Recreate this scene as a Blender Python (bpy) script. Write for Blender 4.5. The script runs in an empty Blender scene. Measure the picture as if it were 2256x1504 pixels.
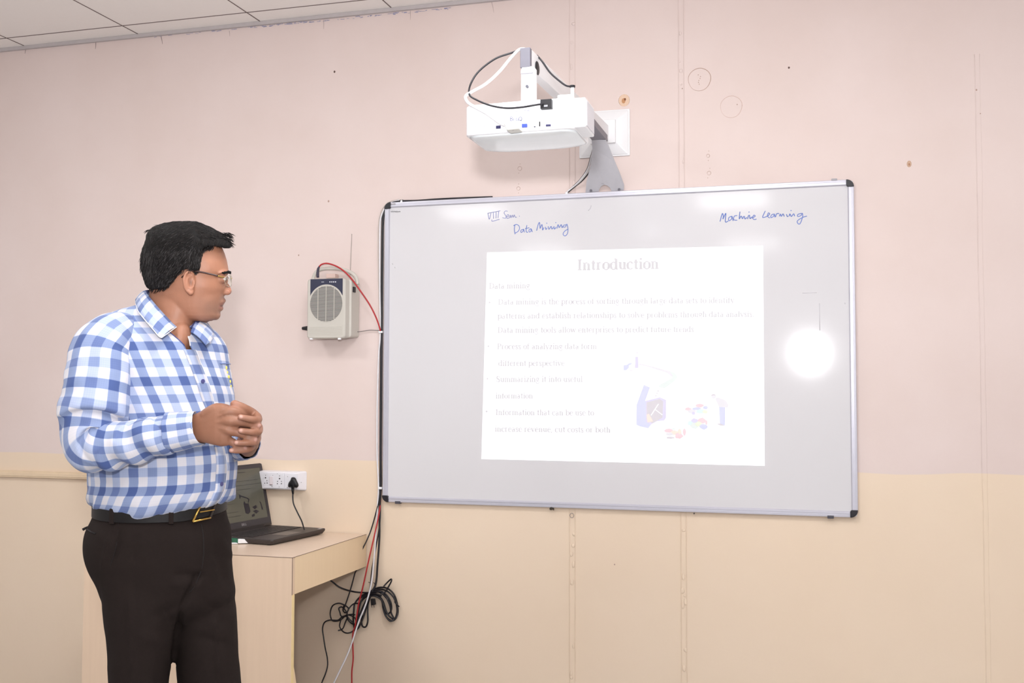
import bpy, bmesh, math, random
import numpy as np
from mathutils import Vector, Matrix, noise

random.seed(7)
rng = np.random.default_rng(7)
SC = bpy.context.scene
COL = SC.collection

# ------------------------------------------------------------------ camera
FPX = 2340.4
CAM = np.array([1.687, -4.004, 1.36])
YAW, PITCH, ROLL = .27792, .04637, .00239
_cy, _sy, _cp, _sp, _cr, _sr = (math.cos(YAW), math.sin(YAW), math.cos(PITCH), math.sin(PITCH), math.cos(ROLL), math.sin(ROLL))
CF = np.array([-_sy*_cp, _cy*_cp, _sp])
_r = np.array([_cy, _sy, 0.]); _u = np.cross(_r, CF)
CR = _r*_cr + _u*_sr
CU = -_r*_sr + _u*_cr
cam_data = bpy.data.cameras.new('camera'); cam = bpy.data.objects.new('camera', cam_data); COL.objects.link(cam)
cam_data.sensor_width = 36.0; cam_data.sensor_fit = 'HORIZONTAL'; cam_data.lens = 36.0*FPX/2256.0
cam_data.clip_start = .05
cam.matrix_world = Matrix(((CR[0], CU[0], -CF[0], CAM[0]), (CR[1], CU[1], -CF[1], CAM[1]), (CR[2], CU[2], -CF[2], CAM[2]), (0, 0, 0, 1)))
SC.camera = cam

def ray(x, y): return CF + CR*(x-1128)/FPX + CU*(752-y)/FPX
def onY(x, y, Y=0.):
    d = ray(x, y); return CAM + d*(Y-CAM[1])/d[1]
def onX(x, y, X=0.):
    d = ray(x, y); return CAM + d*(X-CAM[0])/d[0]
def onZ(x, y, Z=0.):
    d = ray(x, y); return CAM + d*(Z-CAM[2])/d[2]
def atD(x, y, D): return CAM + ray(x, y)*D

# ------------------------------------------------------------------ view, world, lights
vs = SC.view_settings
vs.view_transform = 'Standard'; vs.look = 'None'; vs.gamma = 1.0; vs.use_curve_mapping = False
vs.exposure = 0.0
world = bpy.data.worlds.new('world'); SC.world = world; world.use_nodes = True
world.node_tree.nodes['Background'].inputs[0].default_value = (.9, .9, 1, 1)
world.node_tree.nodes['Background'].inputs[1].default_value = .3

CEIL = 2.93
# the photographer's flash, a little above the camera (its glint is on the whiteboard)
_P = onY(1785, 790, -.018); _d = _P-CAM; _d = np.array([_d[0], -_d[1], _d[2]])
FLASH = _P + _d*1.0 + np.array([0, -.05, 0])
fl = bpy.data.lights.new('flash', 'POINT'); fl.energy = 25; fl.shadow_soft_size = .045; fl.color = (.97, .98, 1)
flo = bpy.data.objects.new('flash', fl); COL.objects.link(flo); flo.location = FLASH
bl = bpy.data.lights.new('flash_bounce', 'SPOT'); bl.energy = 360; bl.spot_size = math.radians(150); bl.spot_blend = 1.0; bl.shadow_soft_size = .06; bl.color = (.98, .98, 1)
blo = bpy.data.objects.new('flash_bounce', bl); COL.objects.link(blo); blo.location = FLASH + np.array([0, -.03, .05])
blo.rotation_euler = Vector((-.55, .75, 1.0)).to_track_quat('-Z', 'Y').to_euler()
PANELS = [(x, y) for y in (-7.35, -4.75, -1.9) for x in (-1.15, 1.06, 3.2)]
PANEL_W = 16
for (x, y) in PANELS:
    l = bpy.data.lights.new('panel_light', 'AREA'); l.shape = 'SQUARE'; l.size = .56; l.energy = PANEL_W; l.color = (.95, .98, 1)
    o = bpy.data.objects.new('panel_light', l); COL.objects.link(o); o.location = (x, y, CEIL-.03)

# ------------------------------------------------------------------ materials
def s2l(c): return c/12.92 if c <= .04045 else ((c+.055)/1.055)**2.4
def rgb(r, g, b): return (s2l(r/255), s2l(g/255), s2l(b/255), 1)
_mats = {}
def mat(name, col, rough=.5, metal=0., spec=.5, noise_amt=.06, noise_scale=40, bump=0., bump_scale=200, emit=None, emit_s=0., alpha=1., coat=0., trans=0., sheen=0.):
    m = bpy.data.materials.new(name); m.use_nodes = True
    nt = m.node_tree; b = nt.nodes['Principled BSDF']
    b.inputs['Roughness'].default_value = rough; b.inputs['Metallic'].default_value = metal
    b.inputs['Specular IOR Level'].default_value = spec
    tc = nt.nodes.new('ShaderNodeTexCoord')
    if noise_amt > 0:
        n = nt.nodes.new('ShaderNodeTexNoise'); n.inputs['Scale'].default_value = noise_scale; n.inputs['Detail'].default_value = 4
        nt.links.new(tc.outputs['Object'], n.inputs['Vector'])
        mr = nt.nodes.new('ShaderNodeMapRange'); mr.inputs[3].default_value = 1-noise_amt; mr.inputs[4].default_value = 1+noise_amt
        nt.links.new(n.outputs[0], mr.inputs[0])
        mx = nt.nodes.new('ShaderNodeVectorMath'); mx.operation = 'SCALE'; mx.inputs[0].default_value = col[:3]
        nt.links.new(mr.outputs[0], mx.inputs['Scale']); nt.links.new(mx.outputs[0], b.inputs['Base Color'])
    else: b.inputs['Base Color'].default_value = col
    if bump > 0:
        n2 = nt.nodes.new('ShaderNodeTexNoise'); n2.inputs['Scale'].default_value = bump_scale; n2.inputs['Detail'].default_value = 3
        nt.links.new(tc.outputs['Object'], n2.inputs['Vector'])
        bp = nt.nodes.new('ShaderNodeBump'); bp.inputs['Strength'].default_value = bump; bp.inputs['Distance'].default_value = .002
        nt.links.new(n2.outputs[0], bp.inputs['Height']); nt.links.new(bp.outputs[0], b.inputs['Normal'])
    if emit is not None:
        b.inputs['Emission Color'].default_value = emit; b.inputs['Emission Strength'].default_value = emit_s
    if coat: b.inputs['Coat Weight'].default_value = coat
    if trans: b.inputs['Transmission Weight'].default_value = trans
    if sheen: b.inputs['Sheen Weight'].default_value = sheen
    _mats[name] = m
    return m

# ------------------------------------------------------------------ mesh builder
ORG = {}
class M:
    def __init__(s): s.v = []; s.f = []; s.uv = {}; s.fm = []; s.cm = 0
    def add(s, vs, fs, uvs=None):
        o = len(s.v); s.v += [tuple(map(float, p)) for p in vs]
        for i, f in enumerate(fs):
            if uvs is not None: s.uv[len(s.f)] = [uvs[k] for k in f] if not isinstance(uvs, dict) else uvs[i]
            s.f.append(tuple(o+k for k in f)); s.fm.append(s.cm)
        return s
    def box(s, a, b, R=None, T=None):
        x0, y0, z0 = a; x1, y1, z1 = b
        P = [(x0,y0,z0),(x1,y0,z0),(x1,y1,z0),(x0,y1,z0),(x0,y0,z1),(x1,y0,z1),(x1,y1,z1),(x0,y1,z1)]
        if R is not None: P = [tuple(np.asarray(T)+np.asarray(R)@np.array(p)) for p in P]
        return s.add(P, [(0,3,2,1),(4,5,6,7),(0,1,5,4),(1,2,6,5),(2,3,7,6),(3,0,4,7)])
    def prism(s, poly, ext):          # poly: list of 3d points, ext: 3d vector
        n = len(poly); e = np.asarray(ext, float); P = [np.asarray(p, float) for p in poly]
        Q = [p+e for p in P]
        fs = [tuple(range(n-1, -1, -1)), tuple(range(n, 2*n))]+[(i, (i+1) % n, n+(i+1) % n, n+i) for i in range(n)]
        return s.add(P+Q, fs)
    def loft(s, rings, cap=True, closed=True, uvf=None):
        n = len(rings[0]); vs = [p for r in rings for p in r]; fs = []; uvs = {}
        for i in range(len(rings)-1):
            for j in range(n if closed else n-1):
                k = (j+1) % n; fs.append((i*n+j, i*n+k, (i+1)*n+k, (i+1)*n+j))
                if uvf: uvs[len(fs)-1] = [uvf(i, j), uvf(i, j+1), uvf(i+1, j+1), uvf(i+1, j)]
        if cap:
            fs.append(tuple(range(n-1, -1, -1))); fs.append(tuple((len(rings)-1)*n+j for j in range(n)))
            if uvf: uvs[len(fs)-2] = [(0, 0)]*n; uvs[len(fs)-1] = [(0, 0)]*n
        return s.add(vs, fs, uvs if uvf else None)
    def cyl(s, a, b, r, r2=None, n=20):
        return s.tube([a, b], [r, r if r2 is None else r2], n)
    def tube(s, pts, r, n=8, flat=1.):
        P = [np.asarray(p, float) for p in pts]
        rs = [r]*len(P) if np.isscalar(r) else list(r)
        T = []
        for i in range(len(P)):
            t = P[min(i+1, len(P)-1)]-P[max(i-1, 0)]; T.append(t/(np.linalg.norm(t)+1e-12))
        a = np.array([0, 0, 1.]) if abs(T[0][2]) < .9 else np.array([0, 1., 0])
        nrm = np.cross(T[0], a); nrm /= np.linalg.norm(nrm)
        rings = []
        for i, p in enumerate(P):
            nrm = nrm-T[i]*np.dot(nrm, T[i]); nrm /= np.linalg.norm(nrm); bn = np.cross(T[i], nrm)
            rings.append([p+rs[i]*(nrm*math.cos(2*math.pi*k/n)+bn*flat*math.sin(2*math.pi*k/n)) for k in range(n)])
        return s.loft(rings)
    def ell(s, c, rx, ry=None, rz=None, R=None, n=20, m=12):
        ry = rx if ry is None else ry; rz = rx if rz is None else rz
        c = np.asarray(c, float); rings = []
        for i in range(m+1):
            th = math.pi*(i+.02)/(m+.04); rr = []
            for k in range(n):
                ph = 2*math.pi*k/n
                p = np.array([rx*math.sin(th)*math.cos(ph), ry*math.sin(th)*math.sin(ph), -rz*math.cos(th)])
                rr.append(c+(np.asarray(R)@p if R is not None else p))
            rings.append(rr)
        return s.loft(rings)
    def build(s, name, material, parent=None, smooth=False, bevel=0., bseg=2, recalc=True, origin=None, loc=None):
        me = bpy.data.meshes.new(name)
        V = np.array(s.v, float)
        off = np.zeros(3)
        if parent is not None: off = ORG[parent.name]
        else:
            off = np.array([(V[:,0].min()+V[:,0].max())/2, (V[:,1].min()+V[:,1].max())/2, V[:,2].min()]) if origin is None else np.asarray(origin, float)
        me.from_pydata([tuple(p) for p in V-off], [], s.f)
        if s.uv:
            uvl = me.uv_layers.new(name='UVMap'); 
            for p in me.polygons:
                u = s.uv.get(p.index)
                if u:
                    for li, w in zip(p.loop_indices, u): uvl.data[li].uv = w
        mats = material if isinstance(material, (list, tuple)) else [material]
        for m_ in mats: me.materials.append(m_)
        if len(mats) > 1:
            for p in me.polygons: p.material_index = s.fm[p.index]
        if recalc:
            bm = bmesh.new(); bm.from_mesh(me); bmesh.ops.recalc_face_normals(bm, faces=bm.faces); bm.to_mesh(me); bm.free()
        o = bpy.data.objects.new(name, me); COL.objects.link(o)
        if parent is not None: o.parent = parent; ORG[o.name] = off
        else: o.location = off; ORG[o.name] = off
        if smooth: me.shade_smooth()
        if bevel > 0:
            md = o.modifiers.new('bevel', 'BEVEL'); md.width = bevel; md.segments = bseg; md.limit_method = 'ANGLE'; md.angle_limit = .6
            md.harden_normals = False
            me.shade_smooth(); 
            w = o.modifiers.new('wn', 'WEIGHTED_NORMAL'); w.keep_sharp = True
        return o
def tag(o, label=None, cat=None, group=None, kind=None):
    if label: o['label'] = label
    if cat: o['category'] = cat
    if group: o['group'] = group
    if kind: o['kind'] = kind
    return o
def thing(name, loc, label, cat, group=None):
    o = bpy.data.objects.new(name, None); COL.objects.link(o); o.location = loc; o.empty_display_size = .05
    ORG[o.name] = np.asarray(loc, float)
    return tag(o, label, cat, group)
def catmull(pts, n=8, closed=False):
    P = [np.asarray(p, float) for p in pts]; out = []
    N = len(P)
    rngi = range(N if closed else N-1)
    for i in rngi:
        p0 = P[(i-1) % N] if closed else P[max(i-1, 0)]; p1 = P[i % N]; p2 = P[(i+1) % N]; p3 = P[(i+2) % N] if closed else P[min(i+2, N-1)]
        for k in range(n):
            t = k/n; out.append(.5*((2*p1)+(-p0+p2)*t+(2*p0-5*p1+4*p2-p3)*t*t+(-p0+3*p1-3*p2+p3)*t**3))
    if not closed: out.append(P[-1])
    return out
# ================================================================== ROOM
XL, XR, YF = -3.3, 4.2, -9.2
def wall_mat(name, split=True):
    m = bpy.data.materials.new(name); m.use_nodes = True; nt = m.node_tree; b = nt.nodes['Principled BSDF']
    b.inputs['Roughness'].default_value = .55; b.inputs['Specular IOR Level'].default_value = .25
    g = nt.nodes.new('ShaderNodeNewGeometry'); sx = nt.nodes.new('ShaderNodeSeparateXYZ'); nt.links.new(g.outputs['Position'], sx.inputs[0])
    n = nt.nodes.new('ShaderNodeTexNoise'); n.inputs['Scale'].default_value = 1.7; n.inputs['Detail'].default_value = 2; nt.links.new(g.outputs['Position'], n.inputs['Vector'])
    mr = nt.nodes.new('ShaderNodeMapRange'); mr.inputs[3].default_value = -.022; mr.inputs[4].default_value = .022; nt.links.new(n.outputs[0], mr.inputs[0])
    ad = nt.nodes.new('ShaderNodeMath'); ad.operation = 'ADD'; nt.links.new(sx.outputs[2], ad.inputs[0]); nt.links.new(mr.outputs[0], ad.inputs[1])
    st = nt.nodes.new('ShaderNodeMapRange'); st.inputs[1].default_value = 1.0735; st.inputs[2].default_value = 1.0775; nt.links.new(ad.outputs[0], st.inputs[0])
    def blotch(c1, c2, sc):
        nn = nt.nodes.new('ShaderNodeTexNoise'); nn.inputs['Scale'].default_value = sc; nn.inputs['Detail'].default_value = 5; nn.inputs['Roughness'].default_value = .55
        nt.links.new(g.outputs['Position'], nn.inputs['Vector'])
        r = nt.nodes.new('ShaderNodeMapRange'); r.inputs[1].default_value = .35; r.inputs[2].default_value = .65; nt.links.new(nn.outputs[0], r.inputs[0])
        mx = nt.nodes.new('ShaderNodeMix'); mx.data_type = 'RGBA'; mx.inputs[6].default_value = c1; mx.inputs[7].default_value = c2
        nt.links.new(r.outputs[0], mx.inputs[0]); return mx
    up = blotch(rgb(221, 203, 197), rgb(225, 208, 203), 2.3)
    lo = blotch(rgb(231, 210, 187), rgb(233, 213, 191), 1.6)
    mx = nt.nodes.new('ShaderNodeMix'); mx.data_type = 'RGBA'
    nt.links.new(st.outputs[0], mx.inputs[0]); nt.links.new(lo.outputs[2], mx.inputs[6]); nt.links.new(up.outputs[2], mx.inputs[7])
    nt.links.new(mx.outputs[2], b.inputs['Base Color'])
    n3 = nt.nodes.new('ShaderNodeTexNoise'); n3.inputs['Scale'].default_value = 35; n3.inputs['Detail'].default_value = 4; nt.links.new(g.outputs['Position'], n3.inputs['Vector'])
    bp = nt.nodes.new('ShaderNodeBump'); bp.inputs['Strength'].default_value = .12; bp.inputs['Distance'].default_value = .004; nt.links.new(n3.outputs[0], bp.inputs['Height']); nt.links.new(bp.outputs[0], b.inputs['Normal'])
    return m
WALL = wall_mat('painted_wall')
def st(o): o['kind'] = 'structure'; return o
st(M().box((XL-.1, 0, 0), (XR+.1, .12, CEIL+.1)).build('wall_back', WALL))
WALL2 = mat('side_wall_paint', rgb(212, 209, 208), .6, noise_amt=.02, noise_scale=2)
st(M().box((XL-.1, YF, 0), (XL, 0, CEIL+.1)).build('wall_left', WALL2))
st(M().box((XR, YF, 0), (XR+.1, 0, CEIL+.1)).build('wall_right', WALL2))
st(M().box((XL-.1, YF-.1, 0), (XR+.1, YF, CEIL+.1)).build('wall_front', WALL2))
FLOORM = mat('floor_tile', rgb(172, 170, 170), .35, noise_amt=.08, noise_scale=6)
st(M().box((XL-.1, YF-.1, -.1), (XR+.1, .12, 0)).build('floor', FLOORM))
CEILM = mat('ceiling_tile', rgb(243, 238, 234), .85, noise_amt=.015, noise_scale=60, bump=.1, bump_scale=120)
ceil = st(M().box((XL, YF, CEIL), (XR, 0, CEIL+.1)).build('ceiling', CEILM))
GAP = mat('grid_gap', rgb(112, 98, 94), .7)
g = M()
for y in [-.122-.605*k for k in range(0, 15)]: g.box((XL, y-.0022, CEIL-.0015), (XR, y+.0022, CEIL))
for x in [-1.774+.601*k for k in range(-2, 10)]: g.box((x-.0022, YF, CEIL-.0015), (x+.0022, -.012, CEIL))
g.build('grid_line', GAP, ceil)
CORN = mat('wall_angle', rgb(186, 178, 178), .6)
st(M().box((XL, -.014, CEIL-.016), (XR, 0, CEIL-.0005)).build('trim_1', CORN))
SMUD = mat('blue_smudge', rgb(150, 150, 178), .8)
CRK = mat('crack', rgb(112, 98, 96), .8)
wb_children = bpy.data.objects['wall_back']
for px, py, L, dx in [(57, 102, 16, -2), (211, 92, 16, -1), (355, 81, 16, 3), (505, 68, 12, 1), (713, 44, 20, 0), (904, 24, 20, 0), (1083, 4, 24, 5)]:
    a = onY(px, py, -.0006); b = onY(px+dx, py+L, -.0006)
    M().tube([a, (a+b)/2+np.array([.0008, 0, 0]), b], [.0013, .001, .0005], 5).build('paint_crack', CRK if px < 400 else mat('crack_faint', rgb(186, 168, 164), .8), wb_children)
s = M()
for i in range(150):
    x = random.uniform(330, 1000); yy = 104-.0955*x+9+random.uniform(-1.5, 2)
    if x < 600 and random.random() < .3: continue
    a = onY(x, yy, -.0008); l = random.uniform(.004, .02)
    s.tube([a, a+np.array([l, 0, random.uniform(-.002, .002)])], random.uniform(.0006, .0013), 5)
s.build('blue_smudge', SMUD, wb_children)
# raised filled channels running down the wall
SEAM = WALL
for nm, px, w, z0 in (('trim_2', 1265, .022, 0), ('trim_3', 1506, .020, 0)):
    x = onY(px, 1200)[0] if px == 1506 else onY(1261, 1200)[0]
    m_ = M(); rings = []
    Z = np.linspace(0, CEIL-.016, 90)
    for e in (-1, 1):
        pts = [(x+e*w/2+.0012*noise.noise(Vector((px, e*3, z*6))), -.001, z) for z in Z]
        m_.tube(pts, [.0014+.0007*noise.noise(Vector((px+5, e, z*9))) for z in Z], 6)
    for i in range(26):
        z = random.uniform(.05, 2.85); m_.ell((x+random.uniform(-.006, .006), -.001, z), random.uniform(.003, .007), .0014, random.uniform(.004, .014), n=10, m=6)
    st(m_.build(nm, SEAM, smooth=True))
# old joint on the right of the wall
m_ = M(); 
for px, w in ((2152, .002), (2163, .0015)):
    Z = np.linspace(.0, 2.55, 60); x = onY(px, 400)[0]
    m_.tube([(x+.003*noise.noise(Vector((px, 0, z*3))), .0005, z) for z in Z], w*.9, 5)
st(m_.build('trim_4', SEAM, smooth=True))
# beige cable trunking at left
TR = mat('beige_trunking', rgb(226, 202, 172), .5)
t = M().box((XL, -.016, .968), (-.93, 0, .997)).box((XL, -.0185, .974), (-.93, -.014, .990))
st(t.build('trim_5', TR, bevel=.002))
# marks of the wall: filled holes, rings, knots
def ring_mark(px, py, r, col, nm, dotsn=0):
    c = onY(px, py, -.0005); m_ = M(); pts = [c+np.array([r*math.cos(a)*(1+.03*math.sin(3*a)), 0, r*1.03*math.sin(a)]) for a in np.linspace(0, 2*math.pi, 40)]
    m_.tube(pts, [.0005+.0007*abs(math.sin(a*.5+1.2)) for a in np.linspace(0, 2*math.pi, 40)], 5)
    for i in range(dotsn):
        m_.ell(c+np.array([random.uniform(-.005, .005), 0, -.018+.036*i/max(1, dotsn-1)]), .0016, .0008, .002, n=8, m=5)
    return m_.build(nm, mat(nm, col, .7), wb_children, smooth=True)
ring_mark(1541, 175, .042, rgb(190, 160, 145), 'filled_hole', 6)
ring_mark(1611, 235, .040, rgb(220, 196, 187), 'filled_hole', 0)
for px, py, r in [(1560, 343, .006), (1562, 381, .007), (1145, 371, .008), (1142, 415, .007)]: ring_mark(px, py, r, rgb(205, 182, 172), 'plugged_hole', 2)
def blot(px, py, rx, rz, col, nm, th=.0012):
    return M().ell(onY(px, py, 0), rx, th, rz, n=14, m=8).build(nm, mat(nm, col, .8, noise_amt=.2, noise_scale=300), wb_children, smooth=True)
blot(1375, 221, .022, .024, rgb(222, 192, 168), 'rust_stain', .0007); blot(1374, 222, .010, .013, rgb(190, 140, 100), 'rust_stain', .001)
blot(1377, 219, .004, .006, rgb(120, 70, 45), 'rust_stain', .0015)
blot(2003, 361, .008, .012, rgb(200, 168, 145), 'brown_spot', .001); blot(2003, 362, .004, .006, rgb(170, 125, 98), 'brown_spot', .0014)
for px, py, r in [(737, 158, .0042), (1738, 149, .0035), (724, 443, .004), (1624, 230, .002), (2151, 198, .003), (1354, 1243, .0025), (2160, 250, .002), (1503, 195, .002), (658, 562, .003)]:
    blot(px, py, r, r*1.2, rgb(95, 72, 66) if r > .003 and px != 724 else rgb(180, 152, 140), 'nail_hole')
dp = onY(1449, 513, -.0135); dd_ = dp-CAM; dd_ = np.array([dd_[0], -dd_[1], dd_[2]]); dl = dp+dd_*(CEIL-.03-dp[2])/dd_[2]
# ceiling lights (behind and above the camera)
FR = mat('light_frame', rgb(225, 225, 225), .4); DF = mat('light_diffuser', rgb(240, 240, 240), .5, emit=(1, .97, .94, 1), emit_s=5)
pos = ['nearest the back wall', 'over the middle of the room', 'at the far end of the room']
for (x, y) in PANELS:
    row = {-1.9: 'in the row nearest the board', -4.75: 'in the middle row', -7.35: 'in the row furthest from the board'}[y]
    side = {-1.15: 'on the left', 1.06: 'in the centre', 3.2: 'on the right'}[x]
    t = thing('ceiling_light', (x, y, CEIL), f'square white ceiling light panel {row}, {side}', 'ceiling light', 'square ceiling light panels')
    m_ = M()
    for a, b in (((x-.3, y-.3), (x+.3, y-.285)), ((x-.3, y+.285), (x+.3, y+.3)), ((x-.3, y-.285), (x-.285, y+.285)), ((x+.285, y-.285), (x+.3, y+.285))):
        m_.box((a[0], a[1], CEIL-.014), (b[0], b[1], CEIL-.002))
    m_.build('frame', FR, t); M().box((x-.284, y-.284, CEIL-.008), (x+.284, y+.284, CEIL-.002)).build('diffuser', DF, t)

t = thing('ceiling_downlight', (dl[0], dl[1], CEIL), 'small round bright downlight between the square ceiling panels', 'ceiling light')
M().cyl((dl[0], dl[1], CEIL-.001), (dl[0], dl[1], CEIL-.02), .075, .07, n=28).build('rim', FR, t, bevel=.002)
M().cyl((dl[0], dl[1], CEIL-.019), (dl[0], dl[1], CEIL-.0225), .058, n=28).build('lens', mat('downlight_lens', rgb(245, 245, 250), .4, emit=(.95, .97, 1, 1), emit_s=60), t)
# ================================================================== WHITEBOARD
def srf(px, py, Y): return onY(px, py, Y)
YB = -.020     # front of the frame
TL = onY(846, 448, YB); TRc = onY(1880, 392, YB); BR = onY(1892, 1141, YB); BL = onY(843, 1105, YB)
bx0 = (TL[0]+BL[0])/2; bx1 = (TRc[0]+BR[0])/2; bz1 = (TL[2]+TRc[2])/2; bz0 = (BL[2]+BR[2])/2
YS = -.0135    # writing surface
ALU = mat('brushed_aluminium', rgb(206, 205, 216), .34, metal=.35, noise_amt=.03, noise_scale=30)
BOARD = mat('white_enamel', rgb(215, 213, 216), .085, spec=.24, noise_amt=.006, noise_scale=3, coat=0)
CAP = mat('corner_plastic', rgb(26, 24, 32), .38)
board = thing('whiteboard', ((bx0+bx1)/2, -.002, bz0), 'large wall whiteboard with aluminium frame and black corners', 'whiteboard')
FW = .022
M().box((bx0+.004, YS, bz0+.004), (bx1-.004, -.001, bz1-.004)).build('writing_surface', BOARD, board)
def rail(a, b, inward):
    # profile: outer lip, shallow channel, inner bead
    a = np.array(a); b = np.array(b); inward = np.array(inward, float); out = np.array([0, -1., 0])
    prof = [(0, 0), (0, .017), (.002, .019), (.008, .0195), (.0085, .0185), (.0135, .0185), (.014, .0205), (.018, .0205), (.0215, .0165), (.022, .0125), (.022, 0)]
    R1 = [a+inward*u+out*w for u, w in prof]; R2 = [b+inward*u+out*w for u, w in prof]
    return M().loft([R1, R2])
c = .02
rail((bx0+c, 0, bz1), (bx1-c, 0, bz1), (0, 0, -1)).build('frame_rail', ALU, board)
rail((bx0+c, 0, bz0), (bx1-c, 0, bz0), (0, 0, 1)).build('frame_rail', ALU, board)
rail((bx0, 0, bz0+c), (bx0, 0, bz1-c), (1, 0, 0)).build('frame_rail', ALU, board)
rail((bx1, 0, bz0+c), (bx1, 0, bz1-c), (-1, 0, 0)).build('frame_rail', ALU, board)
for (x, z, sx, sz) in ((bx0, bz1, 1, -1), (bx1, bz1, -1, -1), (bx0, bz0, 1, 1), (bx1, bz0, -1, 1)):
    R = .027; pts = [(R, 0), (R, .021), (.021, R), (0, R)]
    arc = [(R-R*math.sin(t), R-R*math.cos(t)) for t in np.linspace(math.pi/2, 0, 10)]
    poly = [(u, v) for u, v in [(0, R)]+arc[1:-1]+[(R, 0), (R, .020), (.0245, .0245), (.020, R)]]
    m_ = M().prism([(x+sx*u, -.0005, z+sz*v) for u, v in poly], (0, -.0245, 0))
    m_.build('corner_cap', CAP, board, bevel=.002)
CLIPM = mat('dark_clip', rgb(70, 68, 78), .5)
for px, py in ((876, 1106), (1830, 1138)):
    p = onY(px, py, YB)
    M().box((p[0]-.011, -.0225, p[2]-.006), (p[0]+.011, -.003, p[2]+.004)).build('fixing_clip', CLIPM, board, bevel=.001)
for px, py in ((866, 449), (1838, 395)):
    p = onY(px, py, YB)
    M().box((p[0]-.010, -.0212, p[2]-.0035), (p[0]+.010, -.003, p[2]+.003)).build('fixing_clip', mat('grey_clip', rgb(168, 164, 170), .4), board, bevel=.001)
# small sticker
p = onY(859, 461, YS); q = onY(884, 471, YS)
INKG = mat('printed_grey', rgb(92, 90, 92), .6)
def squig(x0, x1, py, h, n, Y, r=.0007):
    out = []; 
    for i in range(n):
        x = x0+(x1-x0)*i/(n-1); out.append(onY(x, py+(h if i % 2 else -h)*random.uniform(.3, 1), Y))
    return out
M().tube(squig(861, 882, 466, 2.4, 20, YS-.0006), .0009, 4).build('maker_print', INKG, board)
# handwriting
INK = mat('blue_marker_ink', rgb(96, 122, 196), .5, noise_amt=.25, noise_scale=60)
INKP = mat('violet_marker_ink', rgb(132, 138, 190), .5, noise_amt=.25, noise_scale=60)
def handwriting(name, strokes, ox, oy, sc, m, r):
    mm = M()
    for s_ in strokes:
        if len(s_) == 1:
            mm.ell(onY(ox+s_[0][0]/sc, oy+s_[0][1]/sc, YS), r*1.3, .0005, r*1.3, n=8, m=5); continue
        pts = [(x, y, 0) for x, y in s_]
        cc = catmull(pts, 6) if len(pts) > 2 else pts
        mm.tube([onY(ox+p[0]/sc, oy+p[1]/sc, YS-.0002) for p in cc], r, 6)
    # flatten
    V = np.array(mm.v); V[:, 1] = YS-.0002+(V[:, 1]-(YS-.0002))*.25; mm.v = [tuple(p) for p in V]
    return mm.build(name, m, board, smooth=True)
h = handwriting('handwriting', [[(115,240),(340,195)],[(120,240),(145,345),(175,235)],[(215,225),(222,335)],[(265,220),(262,330)],[(312,205),(300,325)],
  [(190,350),(200,380),(325,345)],[(470,203),(430,200),(408,235),(440,290),(430,328),(378,315)],[(452,302),(490,292),(480,262),(452,285),(462,330),(505,318)],
  [(505,318),(518,272),(530,318),(552,272),(568,312),(588,268),(603,306),(632,308)],[(680,290)]], 1060, 440, 8.057, INKP, .0013)
h['label'] = 'faded blue handwriting reading VIII Sem.'
h = handwriting('handwriting', [[(600,450),(590,520),(602,610)],[(572,460),(620,438),(665,455),(682,505),(655,560),(598,592)],[(745,525),(708,540),(708,578),(742,560),(755,520),(768,578)],
  [(812,450),(798,560),(832,575)],[(780,512),(855,495)],[(888,512),(852,530),(855,572),(882,558),(888,515),(908,572)],
  [(985,548),(1012,440),(1036,402),(1044,470),(1048,508),(1076,440),(1086,470),(1092,538),(1112,492)],[(1140,480),(1150,525),(1168,500)],[(1165,415)],[(1188,470),(1205,522),(1240,472),(1256,518),(1282,490)],[(1290,470),(1302,520),(1330,485)],[(1325,405)],
  [(1345,510),(1366,440),(1386,492),(1420,440),(1436,492),(1452,470)],[(1515,445),(1468,450),(1460,482),(1498,478),(1522,432),(1542,520),(1530,600),(1490,640),(1455,612),(1480,560),(1542,520)]], 1060, 440, 8.057, INK, .0015)
h['label'] = 'blue handwriting reading Data Mining'
h = handwriting('handwriting', [[(165,675),(196,567),(210,600),(205,642),(245,560),(238,678),(278,668)],[(330,602),(287,622),(287,665),(322,642),(330,602),(346,668)],[(402,592),(362,602),(355,650),(402,658)],
  [(440,540),(430,640),(456,600),(474,636),(490,602)],[(500,600),(510,640),(536,618)],[(565,545)],[(545,642),(556,600),(572,592),(580,636),(604,610)],[(612,626),(650,602),(632,588),(612,625),(640,648),(668,640)],
  [(790,530),(770,570),(755,620),(820,600),(850,570),(832,558),(820,600),(852,628)],[(902,572),(872,590),(868,622),(905,602),(912,570),(926,618)],[(932,612),(946,570),(980,566)],
  [(985,604),(998,572),(1012,604),(1034,570),(1052,606)],[(1082,574),(1094,606),(1108,600)],[(1145,525)],[(1118,602),(1130,570),(1150,606),(1180,570),(1196,602)],
  [(1290,562),(1238,580),(1240,606),(1285,590),(1300,560),(1306,600),(1290,660),(1265,710),(1238,700),(1235,665),(1300,622),(1365,600)]], 1560, 380, 6.267, INK, .0016)
h['label'] = 'blue handwriting reading Machine Learning'
sm = handwriting('marker_smudge', [[(1955,100),(1940,150),(1905,185)],[(1895,180),(1915,190)]], 1060, 440, 8.057, mat('grey_smudge', rgb(196, 192, 200), .5), .0012)
FA = mat('faint_line', rgb(206, 203, 209), .3)
for s__ in ([(840,228),(1000,222)],[(1030,340),(1034,640)],[(1310,330),(1312,350)]): handwriting('marker_smudge', [s__], 1600, 600, 5.013, FA, .0010)
SPK = mat('grey_speck', rgb(178,176,178), .4)
for s__ in ([(1125,400),(1130,415)],[(1150,440),(1156,455)]): handwriting('marker_smudge', [s__], 640, 500, 5.013, SPK, .0012)

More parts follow.
